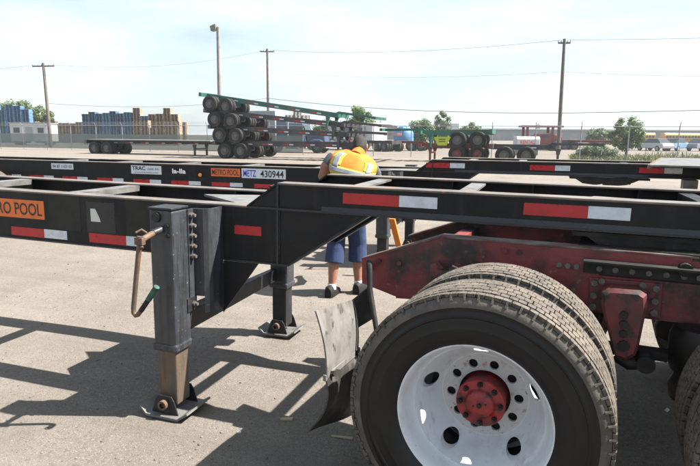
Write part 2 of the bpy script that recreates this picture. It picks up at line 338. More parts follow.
# ------------------------------------------------------------------ tyres and wheels (axis Y, outer side towards -Y)
def curved_block(b, a0, a1, y0, y1, r0, r1, yo0=None, yo1=None):
    p = []
    for r, ya, yb in ((r0, yo0 if yo0 is not None else y0, yo1 if yo1 is not None else y1), (r1, y0, y1)):
        p.append([(r*math.cos(a),y,r*math.sin(a)) for a, y in ((a0,ya),(a1,ya),(a1,yb),(a0,yb))])
    b.hexa(p[0], p[1])
def cut_block(b, a0, a1, y0, y1, r0, r1, cr=.455):
    da, dy = (a1-a0)*.10, (y1-y0)*.10
    pl = [(a0+da,y0),(a1-da,y0),(a1,y0+dy),(a1,y1-dy),(a1-da,y1),(a0+da,y1),(a0,y1-dy),(a0,y0+dy)]
    vs = [(r*math.cos(a),y,r*math.sin(a)) for r in (r0,r1) for a, y in pl]
    b.add(vs, [tuple(range(8)), tuple(range(15,7,-1))]+[(i,(i+1)%8,(i+1)%8+8,i+8) for i in range(8)])
def tyre_meshes():
    prof = [(.300,-.096),(.313,-.108),(.332,-.128),(.360,-.139),(.380,-.1412),(.384,-.1432),(.388,-.1432),(.392,-.1418),(.410,-.1415),(.428,-.1395),(.432,-.1425),(.440,-.1425),(.444,-.139),(.466,-.136),(.470,-.138),(.476,-.1375),(.492,-.131),(.506,-.120),(.511,-.10)]
    prof = prof+[(r,-y) for r, y in prof[::-1]]
    car = MB().lathe(prof, 72).mesh('tyre_carcass', 'rubber', 35)
    sh = MB(); sh.lathe([(.470,-.1385),(.480,-.1372),(.494,-.1315),(.507,-.1208)], 72); sh.lathe([(.470,.1385),(.480,.1372),(.494,.1315),(.507,.1208)], 72)
    shm = sh.mesh('tyre_shoulder', 'rubber_dusty', True)
    tr = MB(); n = 60; st = 2*math.pi/n
    ribs = [(-.1225,-.091),(-.085,-.050),(-.044,-.0025),(.0025,.044),(.050,.085),(.091,.1225)]
    for k, (y0, y1) in enumerate(ribs):
        nb = 96; sb = 2*math.pi/nb
        for i in range(nb):
            a = i*sb+(k%2)*sb*.5+random.uniform(-.002,.002); g = sb*(.10 if 0 < k < 5 else .07)
            cut_block(tr, a+g*.5, a+sb-g*.5, y0, y1, .509, .5225 if k in (0,5) else .5250+random.uniform(-.0006,.0006))
    for s in (-1, 1):      # thin dusty fins between the dark pockets of the shoulder
        for i in range(n):
            a = i*st; g = st*.16
            curved_block(tr, a-g*.5, a+g*.5, s*.1175, s*.1228, .4965, .5215, s*.118, s*.1338)
    trm = tr.mesh('tyre_tread', 'tread_dust')
    return car, shm, trm
TYRE, SHOULDER, TREAD = tyre_meshes()

def bool_cut(me, cutter_mb):
    a = bpy.data.objects.new('a', me); c = bpy.data.objects.new('c', cutter_mb.mesh('c', 'ink_black')); col.objects.link(a); col.objects.link(c)
    md = a.modifiers.new('b', 'BOOLEAN'); md.operation = 'DIFFERENCE'; md.solver = 'EXACT'; md.object = c
    bpy.context.view_layer.update()
    r = bpy.data.meshes.new_from_object(a.evaluated_get(bpy.context.evaluated_depsgraph_get()))
    bpy.data.objects.remove(a); bpy.data.objects.remove(c)
    r.materials.clear(); r.materials.append(me.materials[0])
    r.set_sharp_from_angle(angle=R(32))
    for p in r.polygons: p.use_smooth = True
    return r
def disc_wheel():
    h0 = -.105
    front = [(.3165,.006),(.3125,-.003),(.306,-.001),(.298,.012),(.290,.036),(.284,.080),(.271,.098),(.266,.0965),(.261,.108),(.249,.135),(.230,.180),(.207,.228),(.196,.243),(.188,.250),(.112,.250)]
    back = [(.112,.262),(.195,.262),(.212,.242),(.242,.186),(.272,.125),(.292,.086),(.301,.036),(.3165,.016)]
    b = MB().lathe([(r,h0+h) for r, h in front+back], 96, closed=True)
    cut = MB()
    for i in range(10):
        a = 2*math.pi*(i+.3)/10; cut.cyl((.146*math.cos(a),h0+.19,.146*math.sin(a)), (.146*math.cos(a),h0+.34,.146*math.sin(a)), .0200, n=18)
    for i in range(5):
        a = R(172+72*i); ct, stn = math.cos(a), math.sin(a); n = 22; vs = []
        for y in (h0+.09, h0+.36):
            for j in range(n):
                q = 2*math.pi*j/n; rr = .230+.024*math.cos(q); tt = .037*math.sin(q); vs.append((rr*ct-tt*stn, y, rr*stn+tt*ct))
        cut.add(vs, [tuple(range(n-1,-1,-1)), tuple(range(n,2*n))]+[(j,(j+1)%n,(j+1)%n+n,j+n) for j in range(n)])
    disc = bool_cut(b.mesh('wheel_disc', 'wheel_white'), cut)
    rg = MB().lathe([(.113,h0+.2485),(.184,h0+.2485),(.184,h0+.2512),(.113,h0+.2512)], 72, closed=True)
    ring = bool_cut(rg.mesh('mounting_ring', 'wheel_ring'), cut)
    hub = MB().lathe([(.0005,.108),(.030,.109),(.052,.113),(.060,.119),(.064,.128),(.070,.131),(.101,.132),(.104,.136),(.104,.146),(.099,.150),(.096,.21),(.104,.27)], 48)
    hub.v = [(x,y+h0+.028,z) for x,y,z in hub.v]
    hub = hub.mesh('hub', 'hub_red', 40)
    studs = []
    for i in range(8):
        a = 2*math.pi*(i+.2)/8; x, z = .085*math.cos(a), .085*math.sin(a)
        studs.append(MB().cyl((x,h0+.1615,z),(x,h0+.144,z),.0125,.0115,6).cyl((x,h0+.1445,z),(x,h0+.136,z),.006,n=8).mesh('hub_stud', 'grease', 40))
    studs.append(MB().cyl((0,h0+.138,0),(0,h0+.129,0),.011,n=6).mesh('hub_stud', 'grease', 40))
    for x, z in ((.026,.012),(-.024,-.010)): studs.append(MB().cyl((x,h0+.139,z),(x,h0+.134,z),.004,n=8).mesh('hub_stud', 'grease', 40))
    dr = MB().lathe([(.02,h0+.282),(.215,h0+.282),(.24,h0+.262),(.245,h0+.30),(.24,h0+.42)], 40).mesh('brake_drum', 'dark_metal', 40)  # drum widened and kept dark so no light shows through the holes
    br = MB().lathe([(.312,.016),(.286,.034),(.27,.06),(.262,.15),(.284,.19),(.312,.205),(.308,.212),(.26,.20),(.25,.12),(.26,.05),(.30,.01)], 48)
    br.v = [(x,y+h0,z) for x,y,z in br.v]
    barrel = br.mesh('inner_barrel', 'wheel_white', 40)
    return disc, ring, hub, studs, dr, barrel
DISC, RING, HUB, STUDS, DRUM, BARREL = disc_wheel()

def dual_wheel(parent, x, yo, z, side, full=False, spin=0.0):
    """outer + inner tyre of one axle end; side -1 = towards the camera, +1 = far side"""
    rz = 0 if side < 0 else math.pi
    w1 = inst('wheel', DISC, parent, (x, yo, z), (0, spin, rz))
    for nm, me in (('tyre',TYRE),('shoulder_band',SHOULDER),('tread',TREAD),('mounting_ring',RING),('hub',HUB),('brake_drum',DRUM)):
        o = inst(nm, me, w1)
        if nm == 'tread': o['kind'] = 'stuff'
    if full:
        for me in STUDS: inst('hub_stud', me, w1)
    w2 = inst('wheel', BARREL, parent, (x, yo-side*.345, z), (0, spin+.3, rz))
    for nm, me in (('tyre',TYRE),('shoulder_band',SHOULDER),('tread',TREAD)):
        o = inst(nm, me, w2)
        if nm == 'tread': o['kind'] = 'stuff'
    return w1

# ------------------------------------------------------------------ container chassis (rails along X, y = 0 on the centre line)
def flange_strip(b, pts, y0, y1, t):     # bent strip following (x,z) points, thickness t downwards
    for (xa,za),(xb,zb) in zip(pts, pts[1:]):
        b.hexa([(xa,y0,za-t),(xb,y0,zb-t),(xb,y1,zb-t),(xa,y1,za-t)], [(xa,y0,za),(xb,y0,zb),(xb,y1,zb),(xa,y1,za)])
HO = .445
REAR, FRONT = -10.6, 1.48
def tape(parent, x0, xm, x1, z0, z1, y):
    MB().box(x0, xm-.001, y-.0012, y, z0, z1).build('red_tape', 'tape_red', parent)
    if x1: MB().box(xm+.001, x1, y-.0012, y, z0+.001, z1+.001).build('white_tape', 'tape_white', parent)
def landing_leg(root, s, near_detail):
    X, Yc = -2.01, s*.725
    leg = MB().prismx([(Yc-.075,.385),(Yc+.075,.385),(Yc+.075,1.19),(Yc-.075,1.19)], X-.075, X+.075).build('landing_leg', 'leg_paint', root, bevel=.014)
    MB().box(X-.079,X+.079,Yc-.079,Yc+.079,1.19,1.203).build('cap', 'leg_dark', leg, bevel=.004)
    MB().prismx([(Yc-.082,.372),(Yc+.082,.372),(Yc+.082,.418),(Yc-.082,.418)], X-.082, X+.082).build('collar', 'leg_paint', leg, bevel=.012)
    MB().box(X-.062,X+.062,Yc-.062,Yc+.062,.045,.375).build('inner_tube', 'rust_tube' if s < 0 and near_detail else 'leg_dark', leg, bevel=.010)  # the other inner tubes are coloured dark to paint in their shadow
    f = MB()
    f.box(X-.105,X+.105,Yc-.135,Yc+.135,-.012,.002)
    f.hexa([(X+.105,Yc-.135,-.012),(X+.165,Yc-.12,.026),(X+.165,Yc+.12,.026),(X+.105,Yc+.135,-.012)], [(X+.105,Yc-.135,.002),(X+.160,Yc-.12,.038),(X+.160,Yc+.12,.038),(X+.105,Yc+.135,.002)])
    f.hexa([(X-.165,Yc-.12,.026),(X-.105,Yc-.135,-.012),(X-.105,Yc+.135,-.012),(X-.165,Yc+.12,.026)], [(X-.160,Yc-.12,.038),(X-.105,Yc-.135,.002),(X-.105,Yc+.135,.002),(X-.160,Yc+.12,.038)])
    foot = f.build('foot_plate', 'dusty_steel', leg)
    for yy in (-.100, .092):
        e = MB(); e.prism([(X-.09,.0),(X+.09,.0),(X+.062,.085),(X+.045,.112),(X-.045,.112),(X-.062,.085)], Yc+yy, Yc+yy+.008)
        e.build('foot_ear', 'leg_dark', leg, bevel=.002)
    pn = MB(); pn.lathe([(.016,-.128),(.028,-.128),(.028,.128),(.016,.128)], 18, c=(X,Yc,.062)); pn.cyl((X,Yc-.11,.062),(X,Yc+.11,.062),.017,n=14)
    pn.build('pivot_pin', 'rust', leg, smooth=40)
    # wing plate with bolts, then the bent outrigger bracket to the rail
    br = MB()
    ys = lambda v: s*v
    plan = [(-1.932,.655),(-1.932,.600),(-1.875,.592),(-1.850,.578),(-1.838,.555),(-1.835,.446)]
    for (xa,ya),(xb,yb) in zip(plan, plan[1:]):
        d = Vector((xb-xa, s*(yb-ya), 0)).normalized(); nrm = Vector((0,0,1)).cross(d)*.010
        if nrm.x > 0: nrm = -nrm
        z0a = .66 if ya > .59 and yb > .59 else .56
        a, c = Vector((xa,ys(ya),0)), Vector((xb,ys(yb),0))
        br.hexa([a+Vector((0,0,z0a)), c+Vector((0,0,z0a)), c+nrm+Vector((0,0,z0a)), a+nrm+Vector((0,0,z0a))], [a+Vector((0,0,1.18)), c+Vector((0,0,1.18)), c+nrm+Vector((0,0,1.18)), a+nrm+Vector((0,0,1.18))])
    brk = br.build('leg_bracket', 'leg_paint', root, smooth=45)
    for z in (1.145, 1.085, 1.025, .965, .905, .62):
        MB().cyl((-1.934,ys(.628),z),(-1.916,ys(.628),z),.017,n=6).cyl((-1.918,ys(.628),z),(-1.900,ys(.628),z),.010,n=10).build('bolt', 'bolt_steel', brk, smooth=40)
    MB().box(-1.936,-1.928,ys(.655)-.03,ys(.655)+.06*1 if s < 0 else ys(.655)+.03,.58,.66).build('lower_tab', 'leg_dark', brk)
    if s < 0: MB().prism([(-1.835,.849),(-1.60,.849),(-1.845,.52)], s*.440-.005, s*.440+.005).build('gusset', 'black_paint', root)
    return leg
def chassis(label, loc, tilt, near):
    root = thing('container_chassis', label, 'trailer chassis', loc, 'long black container chassis parked side by side', (0, tilt, 0))
    for s in (-1, 1):
        o, i = s*HO, s*.335
        wy = sorted((s*(HO-.008), s*(HO-.020)))
        fy = sorted((o, i))
        r = MB().prism([(REAR,.863),(-1.404,.863),(-.935,1.181),(REAR,1.181)], *wy)
        rail = r.build('main_rail', 'black_paint', root)
        b = MB(); flange_strip(b, [(REAR,.863),(-1.404,.863)], *fy, .012); flange_strip(b, [(-1.404,.863),(-.925,1.186)], *fy, .012)
        b.build('lower_flange', 'black_gloss', rail, bevel=.003)
        b = MB(); flange_strip(b, [(REAR,1.193),(-1.66,1.193)], *fy, .012)
        b.build('top_flange', 'worn_glare_flange', rail, bevel=.003)
        g = MB().prism([(-1.66,1.193),(-1.475,1.325),(FRONT,1.325),(FRONT,1.193)], *wy)
        goose = g.build('gooseneck_rail', 'black_paint', root)
        fy2 = sorted((s*(HO+.008), i))
        b = MB(); flange_strip(b, [(-1.66,1.193),(FRONT,1.193)], *fy2, .012); b.hexa([(-1.2,s*(HO-.008),1.193),(FRONT,s*(HO-.008),1.193),(FRONT,s*(HO+.006),1.193),(-1.2,s*(HO+.006),1.193)],[(-1.2,s*(HO-.009),1.216),(FRONT,s*(HO-.009),1.216),(FRONT,s*(HO-.006),1.216),(-1.2,s*(HO-.006),1.216)])
        b.build('lower_flange', 'black_gloss', goose)
        b = MB(); flange_strip(b, [(-1.475,1.337),(FRONT,1.337)], *fy, .012)
        b.build('top_flange', 'worn_glare_flange', goose, bevel=.003)
        b = MB(); flange_strip(b, [(-1.672,1.195),(-1.475,1.337)], *fy, .012); b.build('ramp_flange', 'black_paint', goose)
        MB().box(-1.477,-1.465,*sorted((s*(HO-.019),s*(HO+.002))),.863,1.181).build('stiffener', 'black_gloss', rail)
        MB().box(-1.477,-1.465,*sorted((s*(HO-.019),s*(HO+.002))),1.193,1.325).build('stiffener', 'black_gloss', goose)
        MB().box(-2.21,-2.20,*sorted((s*(HO-.110),s*(HO-.021))),.863,1.181).build('stiffener', 'black_gloss', rail)
        for p0, p1 in (((-1.482,.866),(-1.482,1.178)),((-1.460,.866),(-1.460,1.178)),((-1.395,.869),(-.945,1.176))):
            n_ = 26; a_ = Vector((p0[0],s*(HO-.006),p0[1])); b_ = Vector((p1[0],s*(HO-.006),p1[1]))
            MB().tube([a_.lerp(b_,q/n_)+Vector((random.uniform(-.0015,.0015),0,random.uniform(-.0015,.0015))) for q in range(n_+1)], [random.uniform(.0035,.006) for q in range(n_+1)], 6).build('weld_bead', 'black_gloss', rail, smooth=60)
        for x in (-.6, -.1, .5, 1.0): MB().box(x-.005, x+.005, *sorted((s*(HO-.021),s*(HO-.105))), 1.2, 1.324).build('web_rib', 'black_paint', goose)
    for x in (-3.12,-4.24,-5.36,-6.48,-7.60):
        b = MB(); b.box(x-.055,x+.055,-.333,.333,1.171,1.183); b.box(x-.055,x-.045,-.424,.424,1.03,1.171); b.box(x+.045,x+.055,-.333,.333,1.14,1.171)
        b.build('cross_member', 'dusty_steel', root)
    for x in (-1.05,-.43):
        b = MB(); b.box(x-.045,x+.045,-.333,.333,1.311,1.323); b.box(x-.045,x-.035,-.424,.424,1.22,1.311)
        b.build('cross_member', 'dusty_steel', root)
    vs = [(.15,-.333),(.55,-.333),(.50,-.22),(.22,-.16)]
    MB().hexa([(x,y,1.312) for x,y in vs], [(x,y,1.324) for x,y in vs]).build('top_plate', 'dusty_steel', root)
    MB().box(.70,.78,-.333,.333,1.22,1.320).build('cross_member', 'black_paint', root)
    b = MB(); vs = [(-2.32,.10),(-1.72,.32),(-1.63,-.30),(-1.76,-.30)]
    b.hexa([(x,y,1.160) for x,y in vs], [(x,y,1.176) for x,y in vs]); b.build('gusset_plate', 'dusty_steel', root)
    vs = [(-2.42,.26),(-2.22,.40),(-1.5,.40),(-1.5,-.40),(-2.22,-.40),(-2.42,-.26)]
    MB().add([(x,y,.866) for x,y in vs]+[(x,y,.876) for x,y in vs], [(5,4,3,2,1,0),(6,7,8,9,10,11)]+[(i,(i+1)%6,(i+1)%6+6,i+6) for i in range(6)]).build('belly_plate', 'black_paint', root)
    # kingpin plate and pin under the gooseneck
    b = MB(); b.box(.12,.95,-.42,.42,1.150,1.172); b.box(.30,.78,-.36,.36,1.115,1.150); b.cyl((.55,0,1.115),(.55,0,1.04),.045,n=18)
    b.prism([(.18,1.15),(.26,1.10),(.40,1.085),(.47,1.10),(.60,1.08),(.72,1.095),(.80,1.13),(.84,1.15)], -.41, -.365); b.box(.24,.30,-.40,.40,1.11,1.15); b.box(.72,.76,-.40,.40,1.10,1.15)
    b.build('kingpin_plate', 'dark_metal', root)
    # front bolster
    b = MB(); vs = [(.80,-1.17),(1.30,1.17),(1.86,1.17),(1.86,-1.17)]
    b.hexa([(x,y,1.300) for x,y in vs], [(x,y,1.318) for x,y in vs])
    bo = None
    if not near:
        vs = [(.82,-1.15),(1.31,1.15),(1.86,1.15),(1.86,-1.15)]
        bo = MB().hexa([(x,y,1.339) for x,y in vs], [(x,y,1.358) for x,y in vs]).build('bolster_plate', 'dusty_steel', root, bevel=.003)
        MB().hexa([(.80,-1.16,1.318),(.83,-1.15,1.318),(1.32,1.15,1.318),(1.29,1.16,1.318)], [(.80,-1.16,1.362),(.82,-1.15,1.362),(1.31,1.15,1.362),(1.29,1.16,1.362)]).build('edge_bar', 'rust', bo)
        MB().box(1.26,1.40,-.50,-.36,1.07,1.18).build('front_foot', 'dusty_steel', root, bevel=.01)
    fb = MB(); fb.box(FRONT,FRONT+.16,-1.2,1.2,1.16,1.33); fb.build('front_bolster', 'black_paint', root, bevel=.01)
    legs = [landing_leg(root, s, near) for s in (-1, 1)]
    b = MB(); b.hexa([(-2.04,-.66,.46),(-1.945,-.66,.46),(-2.03,.652,.43),(-2.08,.652,.43)], [(-2.04,-.66,.575),(-1.945,-.66,.575),(-2.03,.652,.53),(-2.08,.652,.53)])
    b.build('cross_brace', 'leg_dark', root, bevel=.006)
    # rear axles
    for x in (-8.6,-9.85):
        MB().cyl((x,-.75,.52),(x,.75,.52),.06,n=14).build('axle', 'dark_metal', root)
        for s in (-1, 1): dual_wheel(root, x, s*1.10, .52, s)
        for s in (-1, 1): MB().box(x-.25,x+.25,s*.40-.05,s*.40+.05,.58,.85).build('spring_hanger', 'dark_metal', root)
    # landing gear crank on the near leg
    b = MB().tube([(-2.0,-.80,1.085),(-2.008,-.865,1.072)], .019, 12).build('crank_boss', 'leg_paint', root, smooth=40)
    MB().tube([(-2.006,-.86,1.073),(-2.0228,-0.9518,1.0434)], .0165, 10).build('crank_shaft', 'rust', b, smooth=40)
    k = MB().tube([(-2.0280,-0.9414,1.0642),(-2.0332,-0.9466,1.0226),(-2.0644,-0.9466,0.8406),(-2.0925,-0.9466,0.6638),(-2.0925,-0.9466,0.6378),(-2.0800,-0.9466,0.6243),(-2.0644,-0.9466,0.6306),(-2.0332,-0.9466,0.6690)], [.019,.014,.0135,.0135,.0135,.0135,.0135,.0135], 10).build('crank_handle', 'rust_tube', root, smooth=40)
    MB().tube([(-2.0436,-0.9466,0.6555),(-1.9916,-0.9466,0.7231)], .0145, 10).build('grip_sleeve', 'dark_metal', k, smooth=40)
    MB().tube([(-1.9916,-0.9466,0.7231),(-1.9344,-0.9466,0.8011)], .0165, 10).build('grip', 'green_grip', k, smooth=40)
    j = MB(); j.tube([(-2.0280,-0.9778,1.0902),(-2.0072,-0.9570,1.1058),(-1.9916,-0.9362,1.0850)], .007, 8); j.box(-2.052,-2.002,-.965,-.935,1.022,1.062); j.tube([(-2.0332,-0.9362,1.0278),(-2.0072,-0.9622,1.0070)], .010, 8)
    j.build('crank_joint', 'rust', b, bevel=.004)
    # gear cover on the leg face
    MB().cyl((-2.03,-.800,1.150),(-2.03,-.812,1.150),.030,.026,16).build('gear_cover', 'grease', legs[0], smooth=40)
    for x, z in ((-2.035,1.06),(-1.965,1.105),(-1.962,1.05)): MB().cyl((x,-.800,z),(x,-.810,z),.012,n=6).build('cover_bolt', 'grease', legs[0], smooth=40)
    return root

WY = -(HO-.008)      # outer face of the near web
near = chassis('black container chassis in front, its gooseneck lying over the red tractor', (0,3.375,0), .0116, True)
for k in range(6): tape(near, -3.543-.685*k, -3.245-.685*k, -3.046-.685*k, .877, .937, WY)
tape(near, -2.858, -2.559, -2.43, .880, .942, WY)
tape(near, -1.759, -1.58, None, 1.018, 1.072, WY)
tape(near, -1.075, -.757, -.551, 1.240, 1.300, WY); tape(near, -.118, .178, .365, 1.240, 1.300, WY); tape(near, .80, 1.10, 1.29, 1.240, 1.300, WY)
pl = MB().box(-3.86,-3.23,WY-.002,WY,1.003,1.130).build('pool_placard', 'placard_orange', near); pl['label'] = 'orange placard reading METRO POOL in black'
text_mesh('METRO POOL', 'ink_black', -3.83, -3.25, 1.025, 1.110, WY-.0035, .012, 'lettering', pl)
MB().add([(-2.835,WY-.0012,1.02),(-2.755,WY-.0012,1.02),(-2.765,WY-.0012,1.05),(-2.795,WY-.0012,1.105),(-2.835,WY-.0012,1.105)], [(0,1,2,3,4)]).build('torn_sticker', 'paper', near)
MB().box(-3.19,-2.92,WY-.0009,WY,.945,1.179).build('paint_patch', 'black_patch', near)
MB().box(-2.55,-2.30,WY-.0009,WY,.945,1.179).build('paint_patch', 'black_patch', near)
MB().box(-2.87,-2.64,WY-.0006,WY,.95,1.15).build('paint_patch', 'black_gloss', near)

far = chassis('black container chassis behind, lettered METZ 430944, standing on its own landing legs', (.12,7.437,0), 0, False)
X2 = -.12
for k in range(13):
    x = -8.59+.6795*k
    if x < -3.5: tape(far, x+X2, x+.296+X2, x+.497+X2, .895, .95, WY)
for a, m_, e in ((-1.435,-1.139,-.958),(-.204,.072,.236),(.948,1.195,1.37)): tape(far, a+X2, m_+X2, e+X2, 1.236, 1.296, WY)
pl = MB().box(-4.517+X2,-4.05+X2,WY-.002,WY,1.035,1.150).build('pool_placard', 'placard_orange', far); pl['label'] = 'orange placard reading METRO POOL'
text_mesh('METRO POOL', 'ink_black', -4.50+X2, -4.07+X2, 1.055, 1.132, WY-.0035, .012, 'lettering', pl)
pl = MB().box(-4.025+X2,-3.35+X2,WY-.002,WY,1.025,1.158).build('number_placard', 'placard_white', far); pl['label'] = 'white placard reading METZ 430944'
text_mesh('METZ', 'ink_blue', -4.0+X2, -3.80+X2, 1.045, 1.138, WY-.0035, .015, 'lettering', pl)
text_mesh('430944', 'ink_black', -3.735+X2, -3.38+X2, 1.040, 1.138, WY-.0035, .018, 'lettering', pl)
pl = MB().box(-5.90+X2,-5.36+X2,WY-.002,WY,1.030,1.155).build('owner_placard', 'placard_white', far); pl['label'] = 'white placard reading TRAC LEASE INC'
text_mesh('TRAC', 'ink_black', -5.88+X2, -5.64+X2, 1.085, 1.145, WY-.0035, .03, 'lettering', pl)
text_mesh('LEASE, INC.', 'ink_black', -5.61+X2, -5.385+X2, 1.088, 1.120, WY-.0035, .01, 'lettering', pl)
text_mesh('www.traclease.com', 'ink_black', -5.84+X2, -5.42+X2, 1.045, 1.068, WY-.0035, 0, 'lettering', pl)
pl = MB().box(-7.44+X2,-7.0+X2,WY-.002,WY,1.06,1.150).build('code_placard', 'placard_white', far)
text_mesh('84 87 1103 03', 'ink_black', -7.41+X2, -7.03+X2, 1.08, 1.13, WY-.0035, .012, 'lettering', pl)
text_mesh('la-lla', 'ink_white', -5.17+X2, -4.94+X2, 1.055, 1.125, WY-.003, .03, 'chalk_lettering', far)
MB().lathe([(.001,-.022),(.018,-.020),(.026,-.010),(.028,0)], 16, c=(-4.70+X2,WY,1.045)).build('marker_light', 'amber', far, smooth=True)

# ------------------------------------------------------------------ red tractor (rear frame and drive axles)
tr = thing('road_tractor', 'red road tractor with white disc wheels under the near chassis gooseneck', 'truck', (.10,3.352,0), rot=(0,0,-.0892))
FO = .455
top = lambda x: 1.10
for s in (-1, 1):
    wy = sorted((s*FO, s*(FO-.010)))
    pts = [(-1.026,.936),(-.70,1.055),(-.58,1.098),(2.6,1.098),(2.6,.80),(.2,.80),(-.35,.77),(-.82,.742),(-1.026,.796)]
    fr = MB().prism(pts, *wy).build('frame_rail', 'truck_red', tr)
    b = MB(); flange_strip(b, [(-1.03,.940),(-.70,1.061),(-.58,1.104),(2.6,1.104)], *sorted((s*(FO+.003), s*(FO-.085))), .010)
    b.build('top_flange', 'frame_edge', fr, bevel=.002)
    b = MB(); flange_strip(b, [(-.82,.742),(-.35,.770),(.2,.80),(2.6,.80)], *sorted((s*(FO-.002), s*(FO-.085))), .010)
    b.build('bottom_flange', 'truck_red', fr)
    # upper fifth-wheel mounting angle
    b = MB(); b.box(.13,2.4,*sorted((s*(FO+.012),s*(FO+.0005))),.985,1.045); b.box(.13,2.4,*sorted((s*(FO+.0005),s*(FO+.075))),1.045,1.054)
    b.build('mounting_angle', 'dark_metal', fr)
    for q, x in enumerate((-.92,-.80,-.24,-.17,.02,.06,.10,.20,.27,.34,.41,.48,.55,.61,.68)):
        z = top(x)-(.045 if x < .0 and x > -.7 else .165 if x < -.7 else .09)
        MB().cyl((x,s*(FO+.001),z),(x,s*(FO+.016),z),.014,n=6).build('frame_bolt', 'bolt_steel' if q > 3 else 'truck_red_clean', fr, smooth=40)
    # suspension hanger: back plate, shield-shaped bracket
    hp = MB(); hp.prism([(.160,.965),(.470,.969),(.475,.80),(.165,.80)], *sorted((s*(FO+.001), s*(FO+.016)))); hg = hp.build('hanger_plate', 'truck_red_clean', tr, bevel=.006)
    sh = [(.218,.925),(.245,.945),(.375,.950),(.402,.935),(.408,.88),(.392,.70),(.380,.645),(.345,.615),(.300,.625),(.275,.69),(.222,.86)]
    hb = MB(); inner = [(.318+(x-.318)*.84, .79+(z-.79)*.90) for x, z in sh]; k = len(sh)
    vs = [(x,s*(FO+.016),z) for x,z in sh]+[(x,s*(FO+.115),z) for x,z in sh]+[(x,s*(FO+.130),z) for x,z in inner]
    fs = [tuple(range(k)), tuple(range(2*k,3*k))]
    for lvl in (0, 1): fs += [(lvl*k+i, lvl*k+(i+1)%k, (lvl+1)*k+(i+1)%k, (lvl+1)*k+i) for i in range(k)]
    hb.add(vs, fs); hb.build('hanger_bracket', 'truck_red_clean', hg, smooth=35)
    for x, z, rr in ((.318,.835,.018),(.320,.79,.020),(.322,.745,.018),(.328,.69,.026)):
        MB().cyl((x,s*(FO+.128),z),(x,s*(FO+.143),z),rr,n=8).build('hanger_bolt', 'grease', hg, smooth=40)
    for x, z in ((.185,.942),(.185,.88),(.215,.955),(.39,.955),(.445,.945),(.445,.885),(.445,.83),(.185,.825)):
        MB().cyl((x,s*(FO+.016),z),(x,s*(FO+.032),z),.016,n=6).build('plate_bolt', 'bolt_steel', hg, smooth=40)
    b = MB(); b.tube([(.30,s*(FO+.06),.615),(.36,s*(FO+.07),.585),(.43,s*(FO+.07),.60)], .030, 12); b.cyl((.425,s*(FO+.02),.61),(.425,s*(FO+.13),.61),.040,n=14)
    b.build('spring_eye', 'dark_metal', hg, smooth=40)
    MB().box(-.2,.52,s*(FO-.02)-.04,s*(FO-.02)+.04,.60,.64).build('trailing_arm', 'dark_metal', tr)
    # air spring
    pr = [(.001,-.20),(.09,-.20),(.125,-.18),(.135,-.12),(.118,-.085),(.112,-.07),(.135,-.04),(.150,.03),(.148,.12),(.13,.165),(.08,.175),(.001,.175)]
    a = MB(); n_ = 28; kk = len(pr)
    a.add([(.665+r*math.cos(2*math.pi*i/n_), s*(FO+.0)+r*math.sin(2*math.pi*i/n_), .62+z) for i in range(n_) for r, z in pr], [(i*kk+q,((i+1)%n_)*kk+q,((i+1)%n_)*kk+q+1,i*kk+q+1) for i in range(n_) for q in range(kk-1)])
    a.build('air_spring', 'rubber', tr, smooth=40)
    for x in (-.215, 1.065):
        dual_wheel(tr, x, s*1.128, .513, s, full=s < 0, spin=.12 if x < 0 else .7)
for x in (-.215, 1.065):
    b = MB(); b.cyl((x,-.85,.513),(x,.85,.513),.075,n=16); b.ball((x,0,.53),(.20,.17,.20)); b.build('axle_housing', 'dark_metal', tr, smooth=45)
for x in (-.60, .30, 1.3): MB().box(x-.04,x+.04,-.445,.445,.84,1.02).build('frame_cross_member', 'truck_red', tr)
# shackle bracket seen above the inner tyre
ear = [(-.60,.86),(-.46,.86),(-.455,.965),(-.485,.975),(-.505,.945),(-.55,.94),(-.575,.975),(-.60,.965)]
for yy in (-.475, -.545):
    MB().prism(ear, yy-.012, yy).build('torque_bracket', 'truck_red_clean', tr, bevel=.003)
MB().cyl((-.53,-.556,.905),(-.53,-.456,.905),.040,n=18).build('bushing', 'ink_black', tr, smooth=40)
# fifth wheel
b = MB(); vs = [(.10,-.40),(.10,.40),(.62,.46),(1.02,.40),(1.15,.25),(1.15,-.25),(1.02,-.40),(.62,-.46)]
b.add([(x,y,1.083) for x,y in vs]+[(x,y,1.110) for x,y in vs], [tuple(range(8)), tuple(range(15,7,-1))]+[(i,(i+1)%8,(i+1)%8+8,i+8) for i in range(8)])
b.box(.42,.78,-.40,-.30,.99,1.085); b.box(.42,.78,.30,.40,.99,1.085)
b.build('fifth_wheel', 'grease', tr)
MB().cyl((.55,-.50,1.045),(.55,.50,1.045),.030,n=14).build('pivot_shaft', 'dark_metal', tr, smooth=40)
MB().box(.20,1.6,-.455,.455,.975,.989).build('deck_plate', 'dark_metal', tr)
